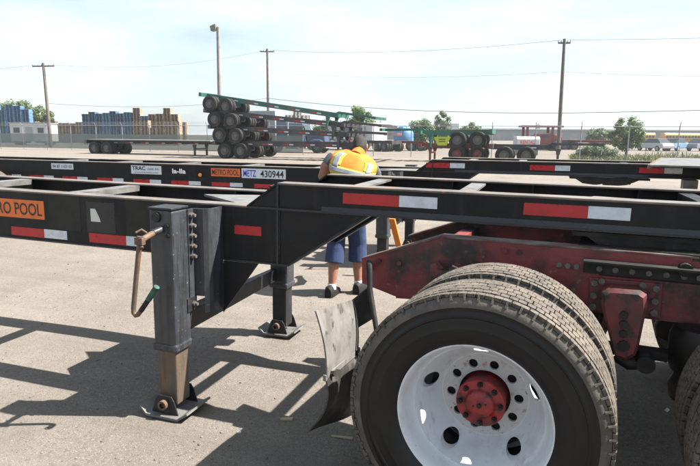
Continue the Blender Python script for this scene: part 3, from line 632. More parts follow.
# mud flap: dusty upper panel, bar with bolts, curled black rubber below
def sheet(name, p00, p01, p10, p11, material, parent, bulge=0.0, curl=0.0, t=.008, nu=8, nv=8, wav=0.0):
    P = [Vector(p) for p in (p00,p01,p10,p11)]; b = MB(); g = []
    for j in range(nv+1):
        v = j/nv
        for i in range(nu+1):
            u = i/nu; q = (P[0]*(1-u)+P[1]*u)*(1-v)+(P[2]*(1-u)+P[3]*u)*v
            q += Vector((bulge*math.sin(math.pi*v)-curl*v*v+wav*math.sin(u*7+v*3), 0, 0)); g.append(q)
    w_ = nu+1; m = len(g); vs = g+[q+Vector((t,0,0)) for q in g]
    fs = [(j*w_+i,j*w_+i+1,(j+1)*w_+i+1,(j+1)*w_+i) for j in range(nv) for i in range(nu)]
    fs += [tuple(m+q for q in f[::-1]) for f in fs[:]]
    ed = [i for i in range(w_)]+[j*w_+nu for j in range(1,nv+1)]+[nv*w_+i for i in range(nu-1,-1,-1)]+[j*w_ for j in range(nv-1,0,-1)]
    fs += [(ed[i],ed[(i+1)%len(ed)],ed[(i+1)%len(ed)]+m,ed[i]+m) for i in range(len(ed))]
    return b.add(vs, fs).build(name, material, parent, smooth=50)
fl = sheet('mud_flap', (-.926,-1.22,.863), (-.999,-.65,.752), (-.871,-1.22,.565), (-.965,-.65,.472), 'flap_grey', tr, bulge=.012, wav=.004)
sheet('rubber_skirt', (-.878,-1.22,.570), (-.972,-.65,.477), (-.91,-1.225,.280), (-.94,-.65,.085), 'flap_black', fl, bulge=.03, curl=.06, wav=.006)
sheet('shaded_flap_edge', (-.999,-.646,.752), (-.96,-.50,.80), (-.970,-.646,.60), (-.93,-.50,.62), 'flap_black', fl)  # upper panel continued, coloured black for the shadow of hook and frame
b = MB(); b.hexa([(-.880,-1.23,.548),(-.864,-1.23,.548),(-.955,-.63,.452),(-.971,-.63,.452)], [(-.880,-1.23,.578),(-.864,-1.23,.578),(-.955,-.63,.484),(-.971,-.63,.484)])
b.build('flap_bar', 'flap_grey', fl, bevel=.003)
for q in (.06, .50):
    MB().cyl((-.868-.16*q,-1.22+q,.566-.16*q),(-.845-.16*q,-1.22+q,.570-.16*q),.014,n=6).build('flap_bolt', 'dark_metal', fl, smooth=40)
# hanger hook between the frame end and the flap
MB().tube([(-.975,-.456,.875),(-.960,-.50,.915),(-.940,-.56,.945),(-.918,-.61,.938),(-.910,-.62,.895),(-.900,-.64,.82),(-.84,-.69,.62)], [.011,.013,.016,.016,.016,.015,.014], 10).build('flap_hanger', 'dark_metal', tr, smooth=40)

# ------------------------------------------------------------------ person in a safety vest
def person():
    root = thing('person', 'person in orange safety vest and denim shorts bending between the two chassis', 'person', (-1.915,5.38,0))
    def sstep(a, b, v): 
        t = min(1, max(0, (v-a)/(b-a))); return t*t*(3-2*t)
    shear = lambda x, z: z-.26*x*sstep(1.05,1.40,z)
    T = [(.86,0,.0,.160,.125),(.94,0,.01,.172,.130),(1.02,0,.04,.165,.122),(1.12,0,.085,.180,.120),(1.22,.008,.14,.206,.126),(1.31,.015,.19,.232,.128),(1.375,.02,.225,.230,.114),(1.42,.025,.25,.190,.094),(1.455,.03,.275,.105,.07)]
    def ringpt(z, th, off):
        for a, b in zip(T, T[1:]):
            if a[0] <= z <= b[0]:
                t = (z-a[0])/(b[0]-a[0]); q = [a[i]+(b[i]-a[i])*t for i in range(5)]; break
        else: q = T[-1] if z > T[-1][0] else T[0]
        n = 2.6; c, s = math.cos(th), math.sin(th); m = (abs(c)**n+abs(s)**n)**(-1/n)
        x = q[1]+(q[3]+off)*c*m; y = q[2]+(q[4]+off)*s*m
        return (x, y, shear(x, z))
    def torso(zs, off, n=36): return MB().loft([[ringpt(z, 2*math.pi*j/n, off) for j in range(n)] for z in zs])
    body = MB()
    zs = [.86,.94,1.02,1.12,1.22,1.31,1.375,1.42,1.455]
    body.loft([[ringpt(z, 2*math.pi*j/28, 0) for j in range(28)] for z in zs])
    def limb(pts, rs, n=14):
        body.tube(pts, rs, n)
        for p, r in zip(pts, rs): body.ball(p, r*.99, 12, 8)
    H = Vector((.030,.370,1.515))
    limb([(.03,.27,1.42),(.030,.315,1.46),(.030,.345,1.50)], [.062,.056,.058])
    body.ball(H, (.074,.092,.104), 22, 16)
    body.ball(H+Vector((0,.045,-.045)), (.056,.062,.062), 18, 12)       # jaw
    body.tube([H+Vector((0,.085,.012)), H+Vector((0,.108,-.022)), H+Vector((0,.094,-.030))], [.010,.016,.012], 8)   # nose
    for s in (-1, 1):
        body.ball(H+Vector((s*.030,.078,.006)), .013, 10, 8)             # eyes
        body.ball(H+Vector((s*.076,-.004,-.010)), (.012,.021,.032), 12, 8)   # ears
    body.tube([H+Vector((-.022,.094,-.058)), H+Vector((0,.101,-.056)), H+Vector((.022,.094,-.058))], [.006,.009,.006], 8)   # lips
    arms = {-1: [(-.215,.205,1.385),(-.285,.175,1.295),(-.325,.195,1.195),(-.275,.33,1.15),(-.17,.455,1.125)], 1: [(.180,.275,1.305),(.215,.35,1.205),(.238,.43,1.10),(.21,.55,1.085),(.145,.65,1.09)]}
    for s, pts in arms.items():
        limb(pts, [.066,.057,.050,.045,.031])
        wv = Vector(pts[-1]); d = (wv-Vector(pts[-2])).normalized(); sd = d.cross(Vector((0,0,1))).normalized()
        pc = wv+d*.045
        body.loft([[tuple(wv+d*(.095*t)+sd*(.040*a*(1-.15*abs(t-.5)))+Vector((0,0,1))*(.016*b)) for a, b in ((-1,-.7),(0,-1),(1,-.7),(1,.7),(0,1),(-1,.7))] for t in (-.1,.3,.7,1.0)])
        for k, ln in enumerate((.062,.075,.080,.070)):
            b0 = wv+d*.09+sd*((k-1.5)*.021*s); b1 = b0+d*ln*.55+Vector((0,0,-.012)); b2 = b1+d*ln*.25+Vector((0,0,-.026))
            body.tube([b0,b1,b2], [.0095,.009,.0075], 8)
        t0 = wv+d*.03-sd*.036*s*-1*-1; body.tube([t0, t0-sd*.028*s+d*.025+Vector((0,0,-.01)), t0-sd*.026*s+d*.060+Vector((0,0,-.02))], [.012,.0105,.008], 8)
    legs = {-1: [(-.09,.01,.88),(-.095,-.01,.68),(-.088,-.03,.48),(-.094,-.085,.30),(-.10,-.115,.10)], 1: [(.09,.01,.88),(.095,.07,.68),(.10,.105,.48),(.105,.095,.30),(.11,.105,.10)]}
    for s, pts in legs.items():
        limb(pts, [.088,.074,.056,.056,.036])
        a = Vector(pts[-1]); body.tube([a+Vector((0,-.04,-.045)), a+Vector((0,.05,-.05)), a+Vector((.01*s,.15,-.065))], [.036,.038,.028], 12)
    me = body.mesh('body', 'skin', True)
    bo = bpy.data.objects.new('body', me); col.objects.link(bo); bo.parent = root
    rm = bo.modifiers.new('one_skin', 'REMESH'); rm.mode = 'VOXEL'; rm.voxel_size = .0075; rm.use_smooth_shade = True
    sm = bo.modifiers.new('smooth', 'SMOOTH'); sm.factor = .5; sm.iterations = 3
    # hair cap
    hb = MB(); n = 24; rings = []
    for i in range(13):
        t = i/12*math.pi*.60
        rings.append([tuple(H+Vector((.079*math.sin(t)*math.cos(2*math.pi*j/n), -.010+.094*math.sin(t)*math.sin(2*math.pi*j/n)-(.010 if i > 8 else 0), .006+.105*math.cos(t)-(.030 if math.sin(2*math.pi*j/n) < .2 else 0)*(i/12)**2*max(0, -math.sin(2*math.pi*j/n)+.2)))) for j in range(n)])
    hb.loft(rings[::-1]); hb.build('hair', 'hair', bo, smooth=60)
    # shorts
    sh = MB(); sh.loft([[ringpt(z, 2*math.pi*j/28, .012) for j in range(28)] for z in (.86,.94,1.0)])
    sh.ball((0,.0,.86), (.165,.13,.10), 20, 12)
    for s, pts in legs.items():
        P = [Vector(p) for p in pts]
        knee = P[2]+(P[3]-P[2])*.80
        path = [P[0]+Vector((0,0,.02)), P[1], P[2]+Vector((0,0,.04)), knee]
        sh.tube(path, [.105,.100,.094,.098], 18); sh.ball(path[0], .105, 14, 8)
    so_ = sh.build('shorts', 'denim', root, smooth=True)
    rm = so_.modifiers.new('one_cloth', 'REMESH'); rm.mode = 'VOXEL'; rm.voxel_size = .009; rm.use_smooth_shade = True
    # grey shirt sleeves
    for s, pts in arms.items():
        P = [Vector(p) for p in pts]
        MB().tube([P[0]+(P[0]-P[1])*.25, P[0], P[0]+(P[1]-P[0])*(.75 if s < 0 else .9)], [.058,.070,.066], 16).build('shirt_sleeve', 'shirt_grey', root, smooth=50)
    cl = MB().tube([(.028,.265,1.415),(.040,.300,1.452),(.045,.312,1.466)], [.075,.068,.066], 18).build('shirt_collar', 'vest_orange', root, smooth=50)
    # vest
    vz = [.93,.98,1.04,1.10,1.16,1.22,1.27,1.31,1.345,1.375,1.40,1.42,1.44,1.455]
    b = MB(); n = 44; g = []
    for i, z in enumerate(vz):
        ring = []
        for j in range(n):
            th = 2*math.pi*j/n; off = .010+.005*math.sin(th*5+z*11)*(1 if z < 1.35 else .4); ring.append(ringpt(z, th, off))
        g.append(ring)
    b.loft(g); vest = b.build('safety_vest', 'vest_orange', root, smooth=60)
    def strip(name, m, th0, th1, z0, z1, off, nth=24, nz=6, slant=0):
        b = MB(); vs = []
        for i in range(nz+1):
            z = z0+(z1-z0)*i/nz
            for j in range(nth+1):
                th = th0+(th1-th0)*j/nth+slant*i/nz; vs.append(ringpt(z, th, off-.007+.005*math.sin(th*5+z*11)*(1 if z < 1.35 else .4)))
        w_ = nth+1; b.add(vs, [(i*w_+j,i*w_+j+1,(i+1)*w_+j+1,(i+1)*w_+j) for i in range(nz) for j in range(nth)])
        o = b.build(name, m, vest, smooth=True); sm_ = o.modifiers.new('cloth', 'SOLIDIFY'); sm_.thickness = .003; return o
    A = R(-90)
    strip('yellow_band', 'vest_yellow', R(-200), R(20), 1.230, 1.294, .022); strip('silver_band', 'vest_silver', R(-200), R(20), 1.242, 1.283, .026)
    strip('yellow_brace', 'vest_yellow', R(-140), R(-112), 1.300, 1.425, .022, 6, 8, slant=R(3)); strip('silver_brace', 'vest_silver', R(-134), R(-118), 1.283, 1.43, .026, 6, 8, slant=R(3))
    strip('yellow_brace', 'vest_yellow', R(-56), R(-26), 1.300, 1.40, .022, 6, 8); strip('silver_brace', 'vest_silver', R(-49), R(-33), 1.283, 1.40, .026, 6, 8)
    # socks and shoes
    for s, pts in legs.items():
        a = Vector(pts[-1])
        MB().tube([a+Vector((0,0,-.03)), a+Vector((0,.0,.028))], [.043,.043], 14).build('sock', 'sock', root, smooth=50)
        so2 = MB(); prof = [(-.092,.034,.100),(-.07,.046,.118),(.0,.050,.116),(.05,.050,.095),(.11,.052,.066),(.165,.044,.052),(.195,.022,.032)]
        so2.loft([[(a.x+.008*s+hw*cx, a.y+y, max(.004, .004+hh*cz)) for cx, cz in ((-1,0),(-1.0,.45),(-.72,.85),(0,1.0),(.72,.85),(1.0,.45),(1,0))] for y, hw, hh in prof])
        so2.build('shoe', 'shoe', root, smooth=50)
    return root
person()

# orange bar and a rag by the far landing legs, scraps on the concrete
b = MB(); b.hexa([(-1.60,6.26,.33),(-1.53,6.26,.33),(-1.53,6.30,.33),(-1.60,6.30,.33)], [(-1.70,6.26,.68),(-1.63,6.26,.68),(-1.63,6.30,.68),(-1.70,6.30,.68)])
b.hexa([(-1.52,6.25,.0),(-1.45,6.25,.0),(-1.45,6.31,.0),(-1.52,6.31,.0)], [(-1.60,6.26,.33),(-1.53,6.26,.33),(-1.53,6.30,.33),(-1.60,6.30,.33)])
tag(b.build('warning_bar', 'orange_cloth', bevel=.005), 'slanted orange bar propped before the landing leg of the far chassis', 'bar')
for i, (x, y, l_, wd, a, m, lb) in enumerate(((-1.337,2.768,.07,.03,.2,'straw','pale wood chip on the concrete left of the mud flap'),(-.969,2.69,.12,.012,.05,'straw','thin straw splinter on the ground beside the tyre'),(-1.52,2.546,.02,.014,.5,'paper','tiny white scrap on the concrete right of the near foot plate'),(.768,3.65,.03,.02,.9,'paper','white paper scrap in the shade beside the second tyre'))):
    b = MB(); b.hexa([(-l_/2,-wd/2,.0),(l_/2,-wd*.3,.0),(l_/2,wd/2,.004),(-l_/2,wd*.4,.0)], [(-l_/2,-wd/2,.006),(l_/2,-wd*.3,.008),(l_/2,wd/2,.012),(-l_/2,wd*.4,.006)])
    o = tag(b.build('ground_scrap', m), lb, 'litter'); o.location = (x,y,.001); o.rotation_euler = (0,0,a)

def gravel():
    rnd = random.Random(21); vs = []; fs = []
    ico = bmesh.new(); bmesh.ops.create_icosphere(ico, subdivisions=1, radius=1); iv = [v.co.copy() for v in ico.verts]; fi = [[v.index for v in f.verts] for f in ico.faces]; ico.free()
    for i in range(4200):
        y = 1.6+rnd.random()**1.4*8; x = rnd.uniform(-1.2,.45)*y*1.05-.2; r = .0016+.0065*rnd.random()**4; rz = rnd.uniform(.4,.9); o = len(vs); a = rnd.uniform(0,6.28)
        zz = 0.006*(math.sin(x*2.1+y*0.7)*math.sin(y*1.7-x*0.4))-0.004 if -8 < x < 3 and y < 11 else 0
        for c in iv:
            q = rnd.uniform(.75,1.2); vs.append((x+(c.x*math.cos(a)*1.3-c.y*math.sin(a))*r*q, y+(c.x*math.sin(a)*1.3+c.y*math.cos(a))*r*q, zz+r*rz*.5+c.z*r*rz))
        fs += [tuple(o+k for k in f) for f in fi]
    me = bpy.data.meshes.new('gravel'); me.from_pydata(vs, [], fs); me.materials.append(MATS['pebble']); o = bpy.data.objects.new('loose_gravel', me); col.objects.link(o)
    tag(o, 'loose grit scattered over the concrete', 'gravel', kind='stuff')
mat('pebble', (0.16, 0.14, 0.12), 0.9, c2=(0.07, 0.06, 0.052), scale=6, lo=0.4, hi=0.6, c3=(0.28, 0.26, 0.23), s3=17, lo3=0.6, hi3=0.64)
gravel()

# ------------------------------------------------------------------ yard background
BT = MB().lathe([(.28,-.12),(.40,-.14),(.49,-.125),(.52,-.10),(.52,.10),(.49,.125),(.40,.14),(.28,.12)], 26).mesh('yard_tyre', 'rubber_dusty', 40)
BR = MB().lathe([(.285,-.10),(.26,-.07),(.20,-.03),(.15,-.03),(.14,-.08),(.09,-.10),(.001,-.10)], 20)
BRd = BR.mesh('yard_rim', 'bolt_steel', 40)
BRr = BR.mesh('yard_rim', 'bg_brownred', 40)
for m_ in ('dark',): BT.materials[0] = mat('yard_rubber', (0.010,0.010,0.010), 0.7, c2=(0.034,0.031,0.028), scale=3, lo=0.5, hi=0.7, spec=0.3)
def yard_wheel(parent, x, y, z, side, rim=BRd):
    for q, yy in enumerate((y, y-side*.33)):
        w_ = inst('wheel', BT, parent, (x,yy,z), (0, random.uniform(0,2), 0 if side < 0 else math.pi))
        if q == 0: inst('rim', rim, w_)
def yard_chassis(name, label, loc, length, paint, tilt=0, rotz=0, group=None, goose=True, legs=True, rim=BRd, deck=None, cat='trailer chassis', goose_paint=None, tapes=True, legx=None):
    root = thing(name, label, cat, loc, group, (0, tilt, rotz))
    gx = length-2.6 if goose else length
    for s in (-1, 1):
        poly = [(0,.84),(gx-.25,.84),(gx+.3,1.12),(length,1.12),(length,1.26),(gx,1.26),(gx-.2,1.14),(0,1.14)] if goose else [(0,.88),(length,.92),(length,1.10),(0,1.14)]
        rl = MB().prism(poly, s*.45-.06, s*.45+.06).build('rail', paint, root)
        if tapes and s == -1:
            for k in range(int((length-.6)/1.5)):
                x = .3+1.5*k; zz = .93 if x < gx-.6 else 1.16
                if gx-.7 < x < gx+.3: continue
                MB().box(x,x+.45,-.517,-.511,zz,zz+.07).build('red_tape', 'tape_red', rl); MB().box(x+.46,x+.75,-.517,-.511,zz,zz+.07).build('white_tape', 'tape_white', rl)
    for k in range(6): MB().box(.4+k*(gx-.8)/5,.52+k*(gx-.8)/5,-.39,.39,.98,1.10).build('cross_member', paint, root)
    if goose:
        MB().box(gx+.02,gx+.2,-1.0,1.0,.90,1.11).build('gooseneck_beam', goose_paint or paint, root)
        MB().box(length-.12,length+.06,-1.2,1.2,1.10,1.28).build('front_bolster', paint, root)
    MB().box(-.06,.14,-1.2,1.2,.90,1.16).build('rear_bolster', paint, root)
    if deck: 
        MB().box(0,length,-1.22,1.22,1.145,1.21).build('deck', deck, root)
    for x in (.80, 2.02):
        MB().cyl((x,-.8,.52),(x,.8,.52),.06,n=10).build('axle', 'bg_black', root)
        for s in (-1, 1):
            yard_wheel(root, x, s*1.08, .52, s, rim); MB().box(x-.16,x+.16,s*.45-.05,s*.45+.05,.58,.84).build('spring_hanger', paint, root)
    if legs:
        lx = legx or gx-.55
        for s in (-1, 1):
            l_ = MB().prism([(lx-.16,.90),(lx+.16,.90),(lx+.06,.55),(lx+.06,.08),(lx-.06,.08),(lx-.06,.55)], s*.80-.06, s*.80+.06).build('landing_leg', paint, root)
            MB().box(lx-.15,lx+.15,s*.80-.13,s*.80+.13,0,.06).build('foot_plate', 'bg_black', l_)
        MB().box(lx-.05,lx+.05,-.74,.74,.52,.62).build('cross_brace', paint, root)
    return root
# four chassis piled on their wheels
names = ('bottom of the pile', 'second from the bottom of the pile', 'third from the bottom of the pile', 'on top of the pile')
for k, (dx, dz, tl, pt) in enumerate(((1.10,0,0.0,'bg_black'),(.72,1.065,.045,'bg_black'),(.36,2.13,.092,'bg_black'),(0,3.195,.142,'bg_teal'))):
    yard_chassis('stacked_chassis', ('dark green' if k == 3 else 'black')+' container chassis '+names[k]+' of four left of the person', (-22.4+dx,34.6,dz), 12.3, pt, tl, 0, 'chassis piled in the yard', legs=True, goose_paint='bg_black' if k < 3 else 'bg_green')
for k, (dx, dz, tl_, pt) in enumerate(((.75,0,0.0,'bg_black'),(.35,1.065,.045,'bg_brownred'),(.0,2.13,.092,'bg_black'))):
    yard_chassis('stacked_chassis', ('rusty' if k == 1 else 'black')+' chassis in the rear pile behind the four, '+('lowest','middle','topmost')[k]+' of its pile', (-22.4+dx,37.4,dz), 12.3, pt, tl_, 0, 'chassis piled in the rear pile', goose_paint='bg_black', rim=BRr if k == 1 else BRd)
yard_chassis('flatbed_trailer', 'low grey flatbed trailer with three visible wheels before the pallet yard', (-35.0,37.6,-.08), 11.4, 'bg_black', 0, 0, None, goose=False, deck='bg_grey', cat='trailer', legx=9.9)
yard_chassis('stacked_chassis', 'rusty red short chassis standing on the ground under the green one', (-3.35,36.6,0), 6.9, 'bg_brownred', 0, math.pi, 'short chassis stacked in pairs', rim=BRr, tapes=False)
g_ = yard_chassis('stacked_chassis', 'bright green short chassis resting on top of the rusty red one', (-3.35,36.6,.86), 6.9, 'bg_green', .012, math.pi, 'short chassis stacked in pairs', rim=BRd, tapes=False)
s_ = MB().hexa([(2.65,1.23,.20),(3.20,1.23,.20),(3.20,1.26,.20),(2.65,1.26,.20)], [(2.40,1.23,.72),(3.45,1.23,.72),(3.45,1.26,.72),(2.40,1.26,.72)]).build('warning_sign', 'sign_lime', g_); s_['label'] = 'lime yellow sign with dark lines'
for zz in (.55, .42): MB().box(2.72,3.14,1.262,1.266,zz,zz+.05).build('sign_line', 'ink_black', s_)
yard_chassis('parked_chassis', 'grey black short chassis parked behind the far chassis gooseneck, two tyres in view', (-3.28,35.6,0), 6.0, 'bg_black', 0, 0, None, legx=3.75)

# fence along the yard edge
def fence():
    FY = 43.0
    root = thing('chain_link_fence', 'galvanized chain link fence along the far edge of the yard', 'fence', (0,FY,0))
    pm = MB().cyl((0,0,0),(0,0,2.35),.036,n=8).add([(-.02,-.02,2.33),(.02,-.02,2.33),(.02,.02,2.33),(-.02,.02,2.33),(-.02,-.28,2.62),(.02,-.28,2.62),(.02,-.25,2.62),(-.02,-.25,2.62)], [(3,2,1,0),(4,5,6,7),(0,1,5,4),(1,2,6,5),(2,3,7,6),(3,0,4,7)]).mesh('fence_post', 'galv', 40)
    net = MB().add([(0,0,.08),(3,0,.08),(3,0,2.3),(0,0,2.3)], [(0,1,2,3)]).mesh('netting', 'chain_link')
    scr = MB().add([(0,-.02,.15),(3,-.02,.15),(3,-.02,1.52),(0,-.02,1.52)], [(0,1,2,3)]).mesh('windscreen', 'windscreen')
    for k in range(36):
        x = -76+3*k
        inst('fence_post', pm, root, (x,0,0)); inst('netting', net, root, (x,0,0))
        if x < -20: inst('windscreen_cloth', scr, root, (x,0,0))
    for z, y in ((2.32,0),(2.43,-.10),(2.52,-.19),(2.60,-.26)): MB().cyl((-76,y,z),(32,y,z),.022 if z < 2.4 else .008,n=6).build('top_rail' if z < 2.4 else 'barbed_wire', 'galv', root)
fence()

# poles and wires
def utility_pole(label, x, y, h, lean, arm, az=0.3):
    root = thing('utility_pole', label, 'pole', (x,y,0), 'wooden utility poles', (0, lean, 0))
    MB().tube([(0,0,0),(0,0,h*.5),(0,0,h)], [.19,.17,.13], 12).build('pole', 'pole_wood', root, smooth=40)
    c, s = math.cos(az), math.sin(az)
    if arm:
        MB().hexa([(-arm*c,-arm*s-.06,h-.42),(arm*c,arm*s-.06,h-.42),(arm*c,arm*s+.06,h-.42),(-arm*c,-arm*s+.06,h-.42)], [(-arm*c,-arm*s-.06,h-.28),(arm*c,arm*s-.06,h-.28),(arm*c,arm*s+.06,h-.28),(-arm*c,-arm*s+.06,h-.28)]).build('cross_arm', 'pole_wood', root)
        for t in (-.95,-.5,-.15,.5,.95): MB().cyl((arm*c*t,arm*s*t,h-.28),(arm*c*t,arm*s*t,h-.10),.05,.035,8).build('insulator', 'grey_panel', root)
    return root
utility_pole('leftmost wooden utility pole, standing before the white office trailer', -53.9, 50.9, 9.3, -.02, 1.25)
utility_pole('thin utility pole rising behind the middle of the chassis pile', -34.6, 67.3, 12.3, 0, .9)
utility_pole('tallest looking utility pole on the right, behind the red truck', 0.75, 55.5, 10.1, -.012, .55)
lp = thing('flood_light_pole', 'grey steel pole with a floodlight on top behind the chassis pile', 'lamp post', (-25.35,40.8,0))
MB().tube([(0,0,0),(.05,0,5),(.10,0,9.9)], [.19,.17,.14], 12).build('pole', 'pole_steel', lp, smooth=40)
f_ = MB().hexa([(-.42,-.25,9.62),(.02,-.25,9.72),(.02,.25,9.72),(-.42,.25,9.62)], [(-.50,-.25,9.98),(-.02,-.25,10.12),(-.02,.25,10.12),(-.50,.25,9.98)]).build('flood_lamp', 'bg_grey', lp)
MB().hexa([(-.44,-.22,9.605),(0,-.22,9.705),(0,.22,9.705),(-.44,.22,9.605)], [(-.43,-.22,9.625),(.01,-.22,9.725),(.01,.22,9.725),(-.43,.22,9.625)]).build('lens', 'glass_dark', f_)
MB().cyl((-.05,0,9.8),(.1,0,9.8),.05,n=8).build('bracket', 'pole_steel', lp)
def wire(label, a, b_, sag, r=.015):
    a, b_ = Vector(a), Vector(b_); n = 24
    pts = [a.lerp(b_, i/n)-Vector((0,0,sag*4*(i/n)*(1-i/n))) for i in range(n+1)]
    tag(MB().tube(pts, r, 5).build('power_line', 'wire'), label, 'cable', 'overhead lines between the poles')
P1, P2, P3 = Vector((-54.1,50.9,9.1)), Vector((-34.6,67.3,12.1)), Vector((.65,55.5,9.9))
wire('overhead line from the left edge to the crossarm of the leftmost pole', (-75,46,8.4), P1+Vector((-.8,-.2,0)), .4)
wire('overhead line from the leftmost pole up to the thin pole', P1+Vector((1,.2,0)), P2+Vector((-.6,0,0)), .95)
wire('upper overhead line from the thin pole to the right pole', P2+Vector((.6,0,0)), P3+Vector((-.4,0,.1)), .6)
wire('faint lower line from the thin pole to the right pole', P2+Vector((0,0,-2.6)), P3+Vector((0,0,-2.6)), .6, .009)
wire('overhead line from the right pole out to the right edge', P3+Vector((.4,0,.1)), (32,50,9.0), .3)
wire('thin lower line from the right pole out to the right edge', P3+Vector((0,0,-2.6)), (32,50,6.4), .6, .009)
wire('low dark cable from the leftmost pole to the thin pole', P1+Vector((0,0,-4.2)), P2+Vector((0,0,-5.9)), .7, .026)
wire('low dark cable across the sky from the thin pole to the right pole', P2+Vector((0,0,-5.9)), P3+Vector((0,0,-6.2)), .5, .03)
wire('low dark cable from the right pole to the right edge', P3+Vector((0,0,-6.2)), (32,48,4.3), .15, .03)

# pallet yard
def pallet_mesh(name, wd, h, m):
    b = MB(); z = 0; rnd = random.Random(hash(name) % 1000 if False else len(name)*7+int(h*10))
    while z < h:
        j = rnd.uniform(-.03,.03); jj = rnd.uniform(-.03,.03)
        b.box(-wd/2+j, wd/2+j, -.55+jj, .55+jj, z+.115, z+.150)
        for q in (-1,0,1): b.box(q*(wd/2-.06)-.06+j, q*(wd/2-.06)+.06+j, -.53+jj, .53+jj, z+.0, z+.114)
        z += .155
    return b.mesh(name, m)
PM = {(m, h): pallet_mesh('pallets_%s_%d' % (m, int(h*10)), 1.0, h, m) for m, h in (('pallet_blue',4.4),('pallet_blue',4.0),('pallet_navy',4.3),('pallet_navy',4.5),('pallet_wood',3.2),('pallet_wood',4.3),('pallet_wood',5.0),('pallet_wood',2.2),('pallet_brown',3.4),('pallet_brown',3.0),('pallet_blue',5.6),('pallet_blue',5.0))}
def pallets(seq, x0, y0, dx, dy, colour, place, grp):
    for i, key in enumerate(seq):
        o = inst('pallet_stack', PM[key], None, (x0+dx*i, y0+dy*i, 0), (0,0,.33+random.uniform(-.06,.06)), (abs(dx)*1.02 if abs(dx) > .5 else 1,1,random.uniform(.97,1.03)))
        ordn = ('first','second','third','fourth','fifth','sixth','seventh','eighth','ninth','tenth','eleventh','twelfth')[i]
        tag(o, '%s %s pallet stack %s' % (ordn, colour[key[0]], place), 'pallet stack', grp)
COL = {'pallet_blue':'bright blue', 'pallet_navy':'dark blue', 'pallet_wood':'pale wooden', 'pallet_brown':'brown wooden'}
B, N, W, Q = 'pallet_blue', 'pallet_navy', 'pallet_wood', 'pallet_brown'
pallets([(N,4.3),(N,4.5),(N,4.3),(B,4.4),(N,4.5),(N,4.3),(B,4.4),(N,4.3)], -62.2, 65.3, .92, .33, COL, 'from the left in the row behind the flatbed trailer', 'blue pallet stacks')
pallets([(W,5.0),(B,4.0),(W,4.3),(W,4.3),(W,5.0),(W,4.3),(W,3.2)], -55.2, 67.5, 1.0, .36, COL, 'from left in the tall row right of the blue pallets', 'wooden pallet stacks')
pallets([(W,3.2),(W,3.2),(W,2.2),(W,3.2),(W,3.2),(W,3.2)], -53.4, 65.2, 1.0, .36, COL, 'from left in the low row right of the blue pallets', 'wooden pallet stacks in front')
pallets([(B,5.6),(B,5.0),(B,5.6),(B,5.6),(B,5.0)], -82.2, 67.5, 1.15, .42, COL, 'from the left edge, below the trees', 'blue pallet stacks on the left')
pallets([(Q,3.4),(Q,3.4),(Q,3.0),(Q,3.4),(Q,3.4),(W,3.2),(W,3.2),(Q,3.0),(W,3.2),(Q,3.4),(W,3.2)], -80.5, 71.5, 1.02, .36, COL, 'from the left behind the white office trailer', 'pallet stacks behind the office trailer')
pallets([(W,4.3),(W,5.0),(W,4.3)], -35.1, 74.8, 1.1, .36, COL, 'from the left seen through the chassis pile', 'pallet stacks behind the pile')

# white office trailer
ot = thing('office_trailer', 'small white office trailer behind the windscreen cloth of the fence', 'portable office', (-63.4,57.4,0), rot=(0,0,.33))
MB().box(-2.45,2.45,-1.2,1.2,.5,2.75).build('body', 'white_panel', ot)
MB().box(-2.55,2.55,-1.28,1.28,2.752,2.86).build('roof', 'silver_panel', ot)
for x in (-1.6, 1.5):
    w_ = MB().box(x-.42,x+.42,-1.225,-1.202,1.55,2.25).build('window', 'grey_panel', ot); MB().box(x-.36,x+.36,-1.24,-1.226,1.61,2.19).build('pane', 'glass_dark', w_)
d_ = MB().box(-.45,.45,-1.225,-1.202,.55,2.3).build('door', 'silver_panel', ot); MB().box(.3,.38,-1.26,-1.226,1.35,1.42).build('handle', 'bg_black', d_)
for x in (-1.9, 1.9): MB().box(x-.2,x+.2,-1.0,1.0,0,.5).build('support', 'bg_grey', ot)

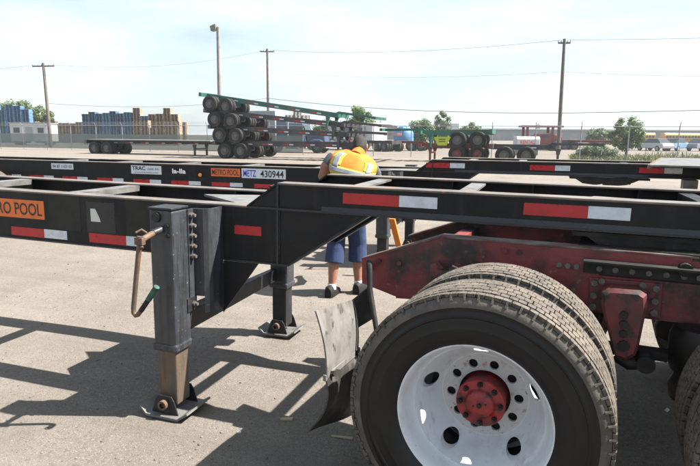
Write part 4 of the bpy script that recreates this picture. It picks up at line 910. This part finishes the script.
# vehicles beyond the fence
def semi_truck(name, label, loc, rotz, cab, hood, sc=1.0, sleeper=True):
    root = thing(name, label, 'truck', loc, 'parked trucks beyond the fence', (0,0,rotz)); root.scale = (sc,sc,sc)
    MB().box(-3.6,3.1,-.42,.42,.72,.98).build('frame', 'bg_black', root)
    MB().hexa([(1.55,-.85,.85),(3.25,-.75,.85),(3.25,.75,.85),(1.55,.85,.85)], [(1.55,-.85,1.80),(3.15,-.66,1.58),(3.15,.66,1.58),(1.55,.85,1.80)]).build('hood', hood, root, bevel=.08)
    cb = MB().hexa([(-.25,-1.05,.75),(1.55,-1.05,.75),(1.55,1.05,.75),(-.25,1.05,.75)], [(-.25,-1.0,2.65),(1.18,-.95,2.60),(1.18,.95,2.60),(-.25,1.0,2.65)]).build('cab', cab, root, bevel=.06)
    MB().hexa([(1.52,-.90,1.82),(1.545,-.90,1.82),(1.545,.90,1.82),(1.52,.90,1.82)], [(1.235,-.86,2.48),(1.26,-.86,2.48),(1.26,.86,2.48),(1.235,.86,2.48)]).build('windshield', 'glass_dark', cb)
    for s in (-1, 1): MB().hexa([(.35,s*1.062,1.80),(1.30,s*1.062,1.80),(1.30,s*1.045,1.80),(.35,s*1.045,1.80)], [(.35,s*1.035,2.40),(1.12,s*1.035,2.40),(1.12,s*1.0,2.40),(.35,s*1.0,2.40)]).build('side_window', 'glass_dark', cb)
    if sleeper: MB().box(-1.25,-.26,-1.05,1.05,.80,2.85).build('sleeper', cab, root, bevel=.06)
    MB().box(3.22,3.40,-1.1,1.1,.45,.80).build('bumper', 'silver_panel', root)
    for s in (-1, 1):
        MB().cyl((.9,s*1.12,.65),(-.3,s*1.12,.65),.28,n=14).build('fuel_tank', 'silver_panel', root)
        MB().tube([(2.0,s*1.1,.98),(2.3,s*1.1,1.12),(2.8,s*1.08,1.12),(3.1,s*1.05,.95)], .10, 8).build('fender', hood, root)
        w_ = inst('wheel', BT, root, (2.55,s*.98,.52), (0,0,0 if s < 0 else math.pi)); inst('rim', BRd, w_)
        for x in (-1.9,-3.1): yard_wheel(root, x, s*1.05, .52, s)
        MB().cyl((-.1 if sleeper else -.35,s*1.12,1.0),(-.1 if sleeper else -.35,s*1.12,3.1),.07,n=10).build('exhaust_stack', 'silver_panel', root)
    return root
semi_truck('semi_truck', 'blue conventional semi truck parked beyond the fence, seen through the chassis pile', (-22.0,47.6,0), .1, 'cab_blue', 'cab_blue')
semi_truck('semi_truck', 'white semi truck parked beyond the fence left of the blue tarp', (-17.6,57.5,0), 2.6, 'white_panel', 'white_panel')
semi_truck('semi_truck', 'grey semi truck parked beyond the fence above the head of the person', (-21.5,58.6,0), .5, 'silver_panel', 'silver_panel')
vt = thing('van_trailer', 'silver box van trailer seen through the chassis pile', 'trailer', (-26.6,49.2,0), rot=(0,0,.1))
MB().box(-2.4,2.4,-1.25,1.25,1.1,3.75).build('box_body', 'silver_panel', vt)
for k in range(7): MB().box(-2.1+k*.68,-2.05+k*.68,-1.275,-1.252,1.15,3.7).build('side_post', 'grey_panel', vt)
for x in (-1.4,-.2):
    for s in (-1, 1): yard_wheel(vt, x, s*1.05, .52, s)
MB().box(-2.3,2.3,-.45,.45,.85,1.098).build('frame', 'bg_black', vt)
for s in (-1,1): MB().box(1.7,1.8,s*.8-.06,s*.8+.06,0,1.098).build('landing_leg', 'bg_black', vt)
tl = thing('tarped_load', 'blue tarp bundled over a load beyond the fence left of the trees', 'tarp', (-14.9,60.4,0))
b = MB(); n = 26; rnd = random.Random(3); prof = [(1.0,.9),(1.05,1.3),(1.0,1.8),(.80,2.25),(.45,2.55),(.05,2.62)]
b.loft([[(r*1.05*math.cos(2*math.pi*j/n)*(1+.06*math.sin(5*j+z*4)), r*.9*math.sin(2*math.pi*j/n), z+.06*math.sin(3.1*j)) for j in range(n)] for r, z in prof]); b.build('tarp', 'tarp_blue', tl, smooth=60)
MB().box(-1.6,2.6,-1.1,1.1,.78,.93).build('platform', 'bg_grey', tl)
for x in (-1.0, 1.0, 2.1):
    for s in (-1, 1): yard_wheel(tl, x, s*.95, .52, s)
# white crate with red lettering
wb = thing('white_container', 'small white container with red lettering behind the parked chassis', 'container', (-1.95,52.3,0), rot=(0,0,.33))
MB().prismx([(-.6,.5),(.6,.5),(.6,1.38),(.45,1.60),(-.45,1.60),(-.6,1.38)], -1.0, 1.0).build('body', 'white_panel', wb, bevel=.04)
text_mesh('RENTALS', 'ink_red', -.68, .68, .95, 1.28, -.604, .03, 'lettering', wb)
for x in (-.8,.8): MB().box(x-.1,x+.1,-.5,.5,0,.5).build('skid', 'bg_grey', wb)
# red lifting frame truck and long red trailer
rg = thing('red_gantry_truck', 'red vehicle with a flat overhead frame behind the parked chassis', 'truck', (-1.1,69.4,0), rot=(0,0,.33))
MB().box(-2.3,2.3,-.9,.9,2.62,2.84).build('overhead_frame', 'bg_red', rg)
for x in (-1.75, 1.1):
    for s in (-1,1): MB().box(x-.13,x+.13,s*.8-.1,s*.8+.1,.9,2.62).build('post', 'bg_red', rg)
MB().prism([(-1.2,.8),(2.2,.8),(2.2,1.55),(.9,2.0),(-.4,1.9),(-1.2,1.5)], -.9, .9).build('body', 'bg_red', rg, bevel=.05)
MB().prism([(-.25,1.45),(.75,1.45),(.6,1.85),(-.15,1.80)], -.925, -.902).build('side_window', 'glass_dark', rg)
MB().box(-2.2,2.5,-.85,.85,.6,.80).build('chassis', 'bg_black', rg)
for x in (-1.5, 1.5):
    for s in (-1,1): yard_wheel(rg, x, s*.95, .52, s)
yard_chassis('red_flatbed', 'long red flatbed trailer standing behind the utility pole on the right', (.6,76.6,0), 11.6, 'bg_red', 0, .33, None, goose=False, deck='bg_red', cat='trailer', tapes=False)
# cars
def car(label, x, y, rz, m):
    root = thing('parked_car', label, 'car', (x,y,0), 'cars parked behind the weeds', (0,0,rz))
    bd = [(-2.15,.32),(2.15,.32),(2.2,.62),(2.05,.80),(1.0,.92),(-1.3,.95),(-2.1,.90),(-2.2,.6)]
    MB().prism(bd, -.86, .86).build('body', m, root, bevel=.06)
    cbn = MB().hexa([(-1.75,-.80,.93),(1.05,-.80,.91),(1.05,.80,.91),(-1.75,.80,.93)], [(-1.1,-.62,1.45),(.25,-.62,1.45),(.25,.62,1.45),(-1.1,.62,1.45)]).build('cabin', 'glass_dark', root)
    MB().box(-1.1,.27,-.63,.63,1.452,1.475).build('roof', m, root)
    for s in (-1,1):
        for xx in (-1.35,1.35):
            w_ = MB().cyl((xx,s*.70,.32),(xx,s*.88,.32),.32,n=18).build('wheel', 'rubber', root); MB().cyl((xx,s*.882,.32),(xx,s*.89,.32),.2,n=12).build('rim', 'silver_panel', w_)
    for s in (-1,1): MB().box(2.13,2.2,s*.6-.14,s*.6+.14,.60,.72).build('headlight', 'placard_white', root)
car('white car parked behind the weeds just right of the small tree', 11.9, 77.8, 2.2, 'car_white'); car('pale blue car parked behind the weeds, second right of the small tree', 14.6, 78.9, .9, 'car_blue'); car('dark grey car parked behind the weeds, third right of the small tree', 17.6, 80.0, .7, 'car_grey'); car('white car parked behind the weeds at the right edge', 20.6, 81.6, .6, 'car_white')
# school buses
def bus(label, x, y):
    root = thing('school_bus', label, 'bus', (x,y,-.2), 'school buses in the distance', (0,0,.32))
    MB().prismx([(-1.2,.45),(1.2,.45),(1.2,2.35),(1.0,2.75),(-1.0,2.75),(-1.2,2.35)], -5, 4.2).build('body', 'bus_yellow', root, bevel=.05)
    MB().prismx([(-1.02,2.752),(1.02,2.752),(.7,2.90),(-.7,2.90)], -5, 4.2).build('roof', 'white_panel', root)
    MB().box(4.2,5.6,-1.0,1.0,.45,1.5).build('hood', 'bus_yellow', root, bevel=.1)
    for k in range(11): MB().box(-4.7+k*.8,-4.1+k*.8,-1.225,-1.202,1.65,2.25).build('window', 'glass_dark', root)
    MB().box(-5,4.2,-1.22,-1.202,1.15,1.25).build('black_stripe', 'ink_black', root)
    for xx in (-3.0, 4.4):
        for s in (-1,1): inst('wheel', BT, root, (xx,s*1.05,.72))
for i, (x, y) in enumerate(((21.0,164.5),(32.0,168.2),(43.0,172.0))): bus('yellow school bus far off on the right, %s of the row' % ('left one','middle one','right one')[i], x, y)
# distant low warehouse and tower
wh = thing('warehouse', 'long low grey warehouse along the horizon', 'building', (-2,232,0), rot=(0,0,.33))
MB().box(-72,58,-12,12,0,3.9).build('wall', 'warehouse', wh); MB().box(-73,59,-13,13,3.91,4.3).build('roof', 'white_panel', wh)
for k in range(24): MB().box(-69+5.3*k,-66.5+5.3*k,-12.06,-12.01,.0,2.8).build('dock_door', 'grey_panel', wh)
MB().box(-38,-34,-6,-2,4.31,6.0).build('roof_unit', 'grey_panel', wh)
tw = thing('tower_block', 'tiny pale tower block on the horizon left of the red vehicle', 'building', (-14.8,735,0))
MB().box(-2.2,2.2,-3,3,0,15).build('wall', 'warehouse', tw); MB().box(-6,-2.3,-3,3,0,9).build('annex', 'warehouse', tw); MB().box(-.8,.8,-1,1,15.01,17).build('roof_unit', 'grey_panel', tw)

# ------------------------------------------------------------------ trees and weeds
def tree(name, label, x, y, h, rx, trunk_h, leaf, nclump, nleaf, seed, ls=.28, group='trees beyond the fence', flat=.8, cat='tree'):
    rnd = random.Random(seed); root = thing(name, label, cat, (x,y,0), group)
    t = MB(); t.tube([(0,0,0),(.05,0,trunk_h*.6),(.0,.05,trunk_h),(.1,0,trunk_h+(h-trunk_h)*.6)], [.05*h**.7,.04*h**.7,.032*h**.7,.012*h**.7], 9)
    cl = []
    cz = trunk_h+(h-trunk_h)*.5; rz = (h-trunk_h)*.56
    for k in range(nclump):
        while True:
            p = Vector((rnd.uniform(-1,1),rnd.uniform(-1,1),rnd.uniform(-1,1)))
            if .25 < p.length < 1: break
        c = Vector((p.x*rx*(1-.25*max(0,p.z)), p.y*rx*flat, cz+p.z*rz)); cl.append((c, rnd.uniform(.16,.34)*rx))
        if k % 2 == 0: t.tube([(0,.02,trunk_h*rnd.uniform(.7,1.1)), (c.x*.5,c.y*.5,(trunk_h+c.z)*.5-.1), tuple(c)], [.018*h**.7,.011*h**.7,.004*h**.7], 6)
    t.build('trunk', 'bark', root, smooth=50)
    vs = []; fs = []
    for i in range(nleaf):
        c, r = cl[rnd.randrange(len(cl))]
        d = Vector((rnd.gauss(0,1),rnd.gauss(0,1),rnd.gauss(0,1))).normalized()*r*rnd.random()**.45; p = c+d
        n = (d.normalized()+Vector((rnd.gauss(0,.5),rnd.gauss(0,.5),rnd.gauss(.4,.5)))).normalized(); a = n.orthogonal().normalized(); q = Matrix.Rotation(rnd.uniform(0,6.28),3,n); a = q@a; b = n.cross(a); s = ls*rnd.uniform(.6,1.25)
        o = len(vs); vs += [tuple(p-a*s), tuple(p+b*s*.45), tuple(p+a*s), tuple(p-b*s*.45)]; fs.append((o,o+1,o+2,o+3))
    m = MB(); m.v = vs; m.f = fs
    me = bpy.data.meshes.new('crown'); me.from_pydata(vs, [], fs); me.materials.append(MATS[leaf]); cr = bpy.data.objects.new('crown', me); col.objects.link(cr); cr.parent = root
    return root
tree('leafy_tree', 'broad green tree at the left edge above the blue pallets', -106, 87.8, 6.9, 4.4, 1.0, 'leaf_pale', 60, 9000, 1, .36)
tree('leafy_tree', 'green tree above the blue pallets, second from the left', -99.0, 86.8, 7.0, 4.0, 1.0, 'leaf_pale', 60, 9000, 2, .36)
tree('leafy_tree', 'round green tree behind the leftmost utility pole', -92.6, 85.5, 6.2, 3.0, 1.0, 'leaf_pale', 50, 7000, 3, .34)
tree('leafy_tree', 'light green tree behind the front end of the chassis pile', -20.0, 60.8, 4.5, 1.9, .5, 'leaf_bright', 60, 8000, 4, .15)
tree('leafy_tree', 'low tree left of the light green one behind the chassis pile', -24.6, 63.0, 3.3, 1.7, .4, 'leaf_bright', 40, 5000, 5, .15)
tree('leafy_tree', 'bushy tree just left of the sparse tall one above the green chassis', -15.4, 71.1, 3.5, 1.9, .4, 'leaf_bright', 45, 6000, 6, .16)
tree('leafy_tree', 'sparse taller tree above the green chassis', -13.1, 73.2, 4.3, 1.35, .4, 'leaf_pale', 60, 6000, 17, .15)
tree('leafy_tree', 'small low tree behind the tyres of the green chassis', -9.6, 74.5, 3.0, 1.6, .4, 'leaf_pale', 30, 3200, 8, .16)
tree('leafy_tree', 'round pale bush tree between the right pole and the small tree', 7.4, 97.5, 2.7, 2.2, .3, 'leaf_pale', 50, 6000, 9, .2)
tree('leafy_tree', 'small leafy green tree standing alone on the right beyond the fence', 6.2, 54.4, 3.05, 1.4, .75, 'leaf_bright', 55, 8500, 10, .11)
tree('leafy_shrub', 'dark green shrub at the fence below the small tree', 3.3, 45.6, .80, 1.3, .1, 'leaf_dark', 40, 5200, 11, .08, None, .6, 'shrub')
def weeds():
    rnd = random.Random(5); vs = []; fs = []
    for i in range(9000):
        x = rnd.uniform(1.5,34); y = 43.6+rnd.random()**1.3*5.5; h = rnd.uniform(.10,.42)*(1+.9*max(0,math.sin(x*.8+y)*math.sin(x*.33+2)))*(.6+.4*min(1,(y-43)/3)); a = rnd.uniform(0,6.28); wd = rnd.uniform(.02,.06)
        dx, dy = math.cos(a)*wd, math.sin(a)*wd; lx, ly = rnd.gauss(0,.12), rnd.gauss(0,.12); o = len(vs)
        vs += [(x-dx,y-dy,0),(x+dx,y+dy,0),(x+lx+dx*.7,y+ly+dy*.7,h*.7),(x+lx*1.6,y+ly*1.6,h)]; fs.append((o,o+1,o+2,o+3))
    me = bpy.data.meshes.new('weeds'); me.from_pydata(vs, [], fs); me.materials.append(MATS['weed_green']); o = bpy.data.objects.new('roadside_weeds', me); col.objects.link(o)
    tag(o, 'strip of tall green weeds behind the fence on the right', 'weeds', kind='stuff')
weeds()

# ------------------------------------------------------------------ thin haze over the yard, added partly to imitate overexposed flare
hz = MB().box(-340,340,-62,900,-1.2,21).build('haze', 'ground'); hz.data.materials.clear()
hm = bpy.data.materials.new('haze_air'); hm.use_nodes = True; hn = hm.node_tree.nodes; hn.clear()
ho = hn.new('ShaderNodeOutputMaterial'); pv = hn.new('ShaderNodeVolumePrincipled'); pv.inputs['Color'].default_value = (0.86,0.92,0.97,1); pv.inputs['Density'].default_value = 0.0004; pv.inputs['Anisotropy'].default_value = 0.2
hm.node_tree.links.new(pv.outputs[0], ho.inputs['Volume']); hz.data.materials.append(hm); tag(hz, 'pale haze over the yard, also standing in for overexposed flare', 'haze', kind='stuff')
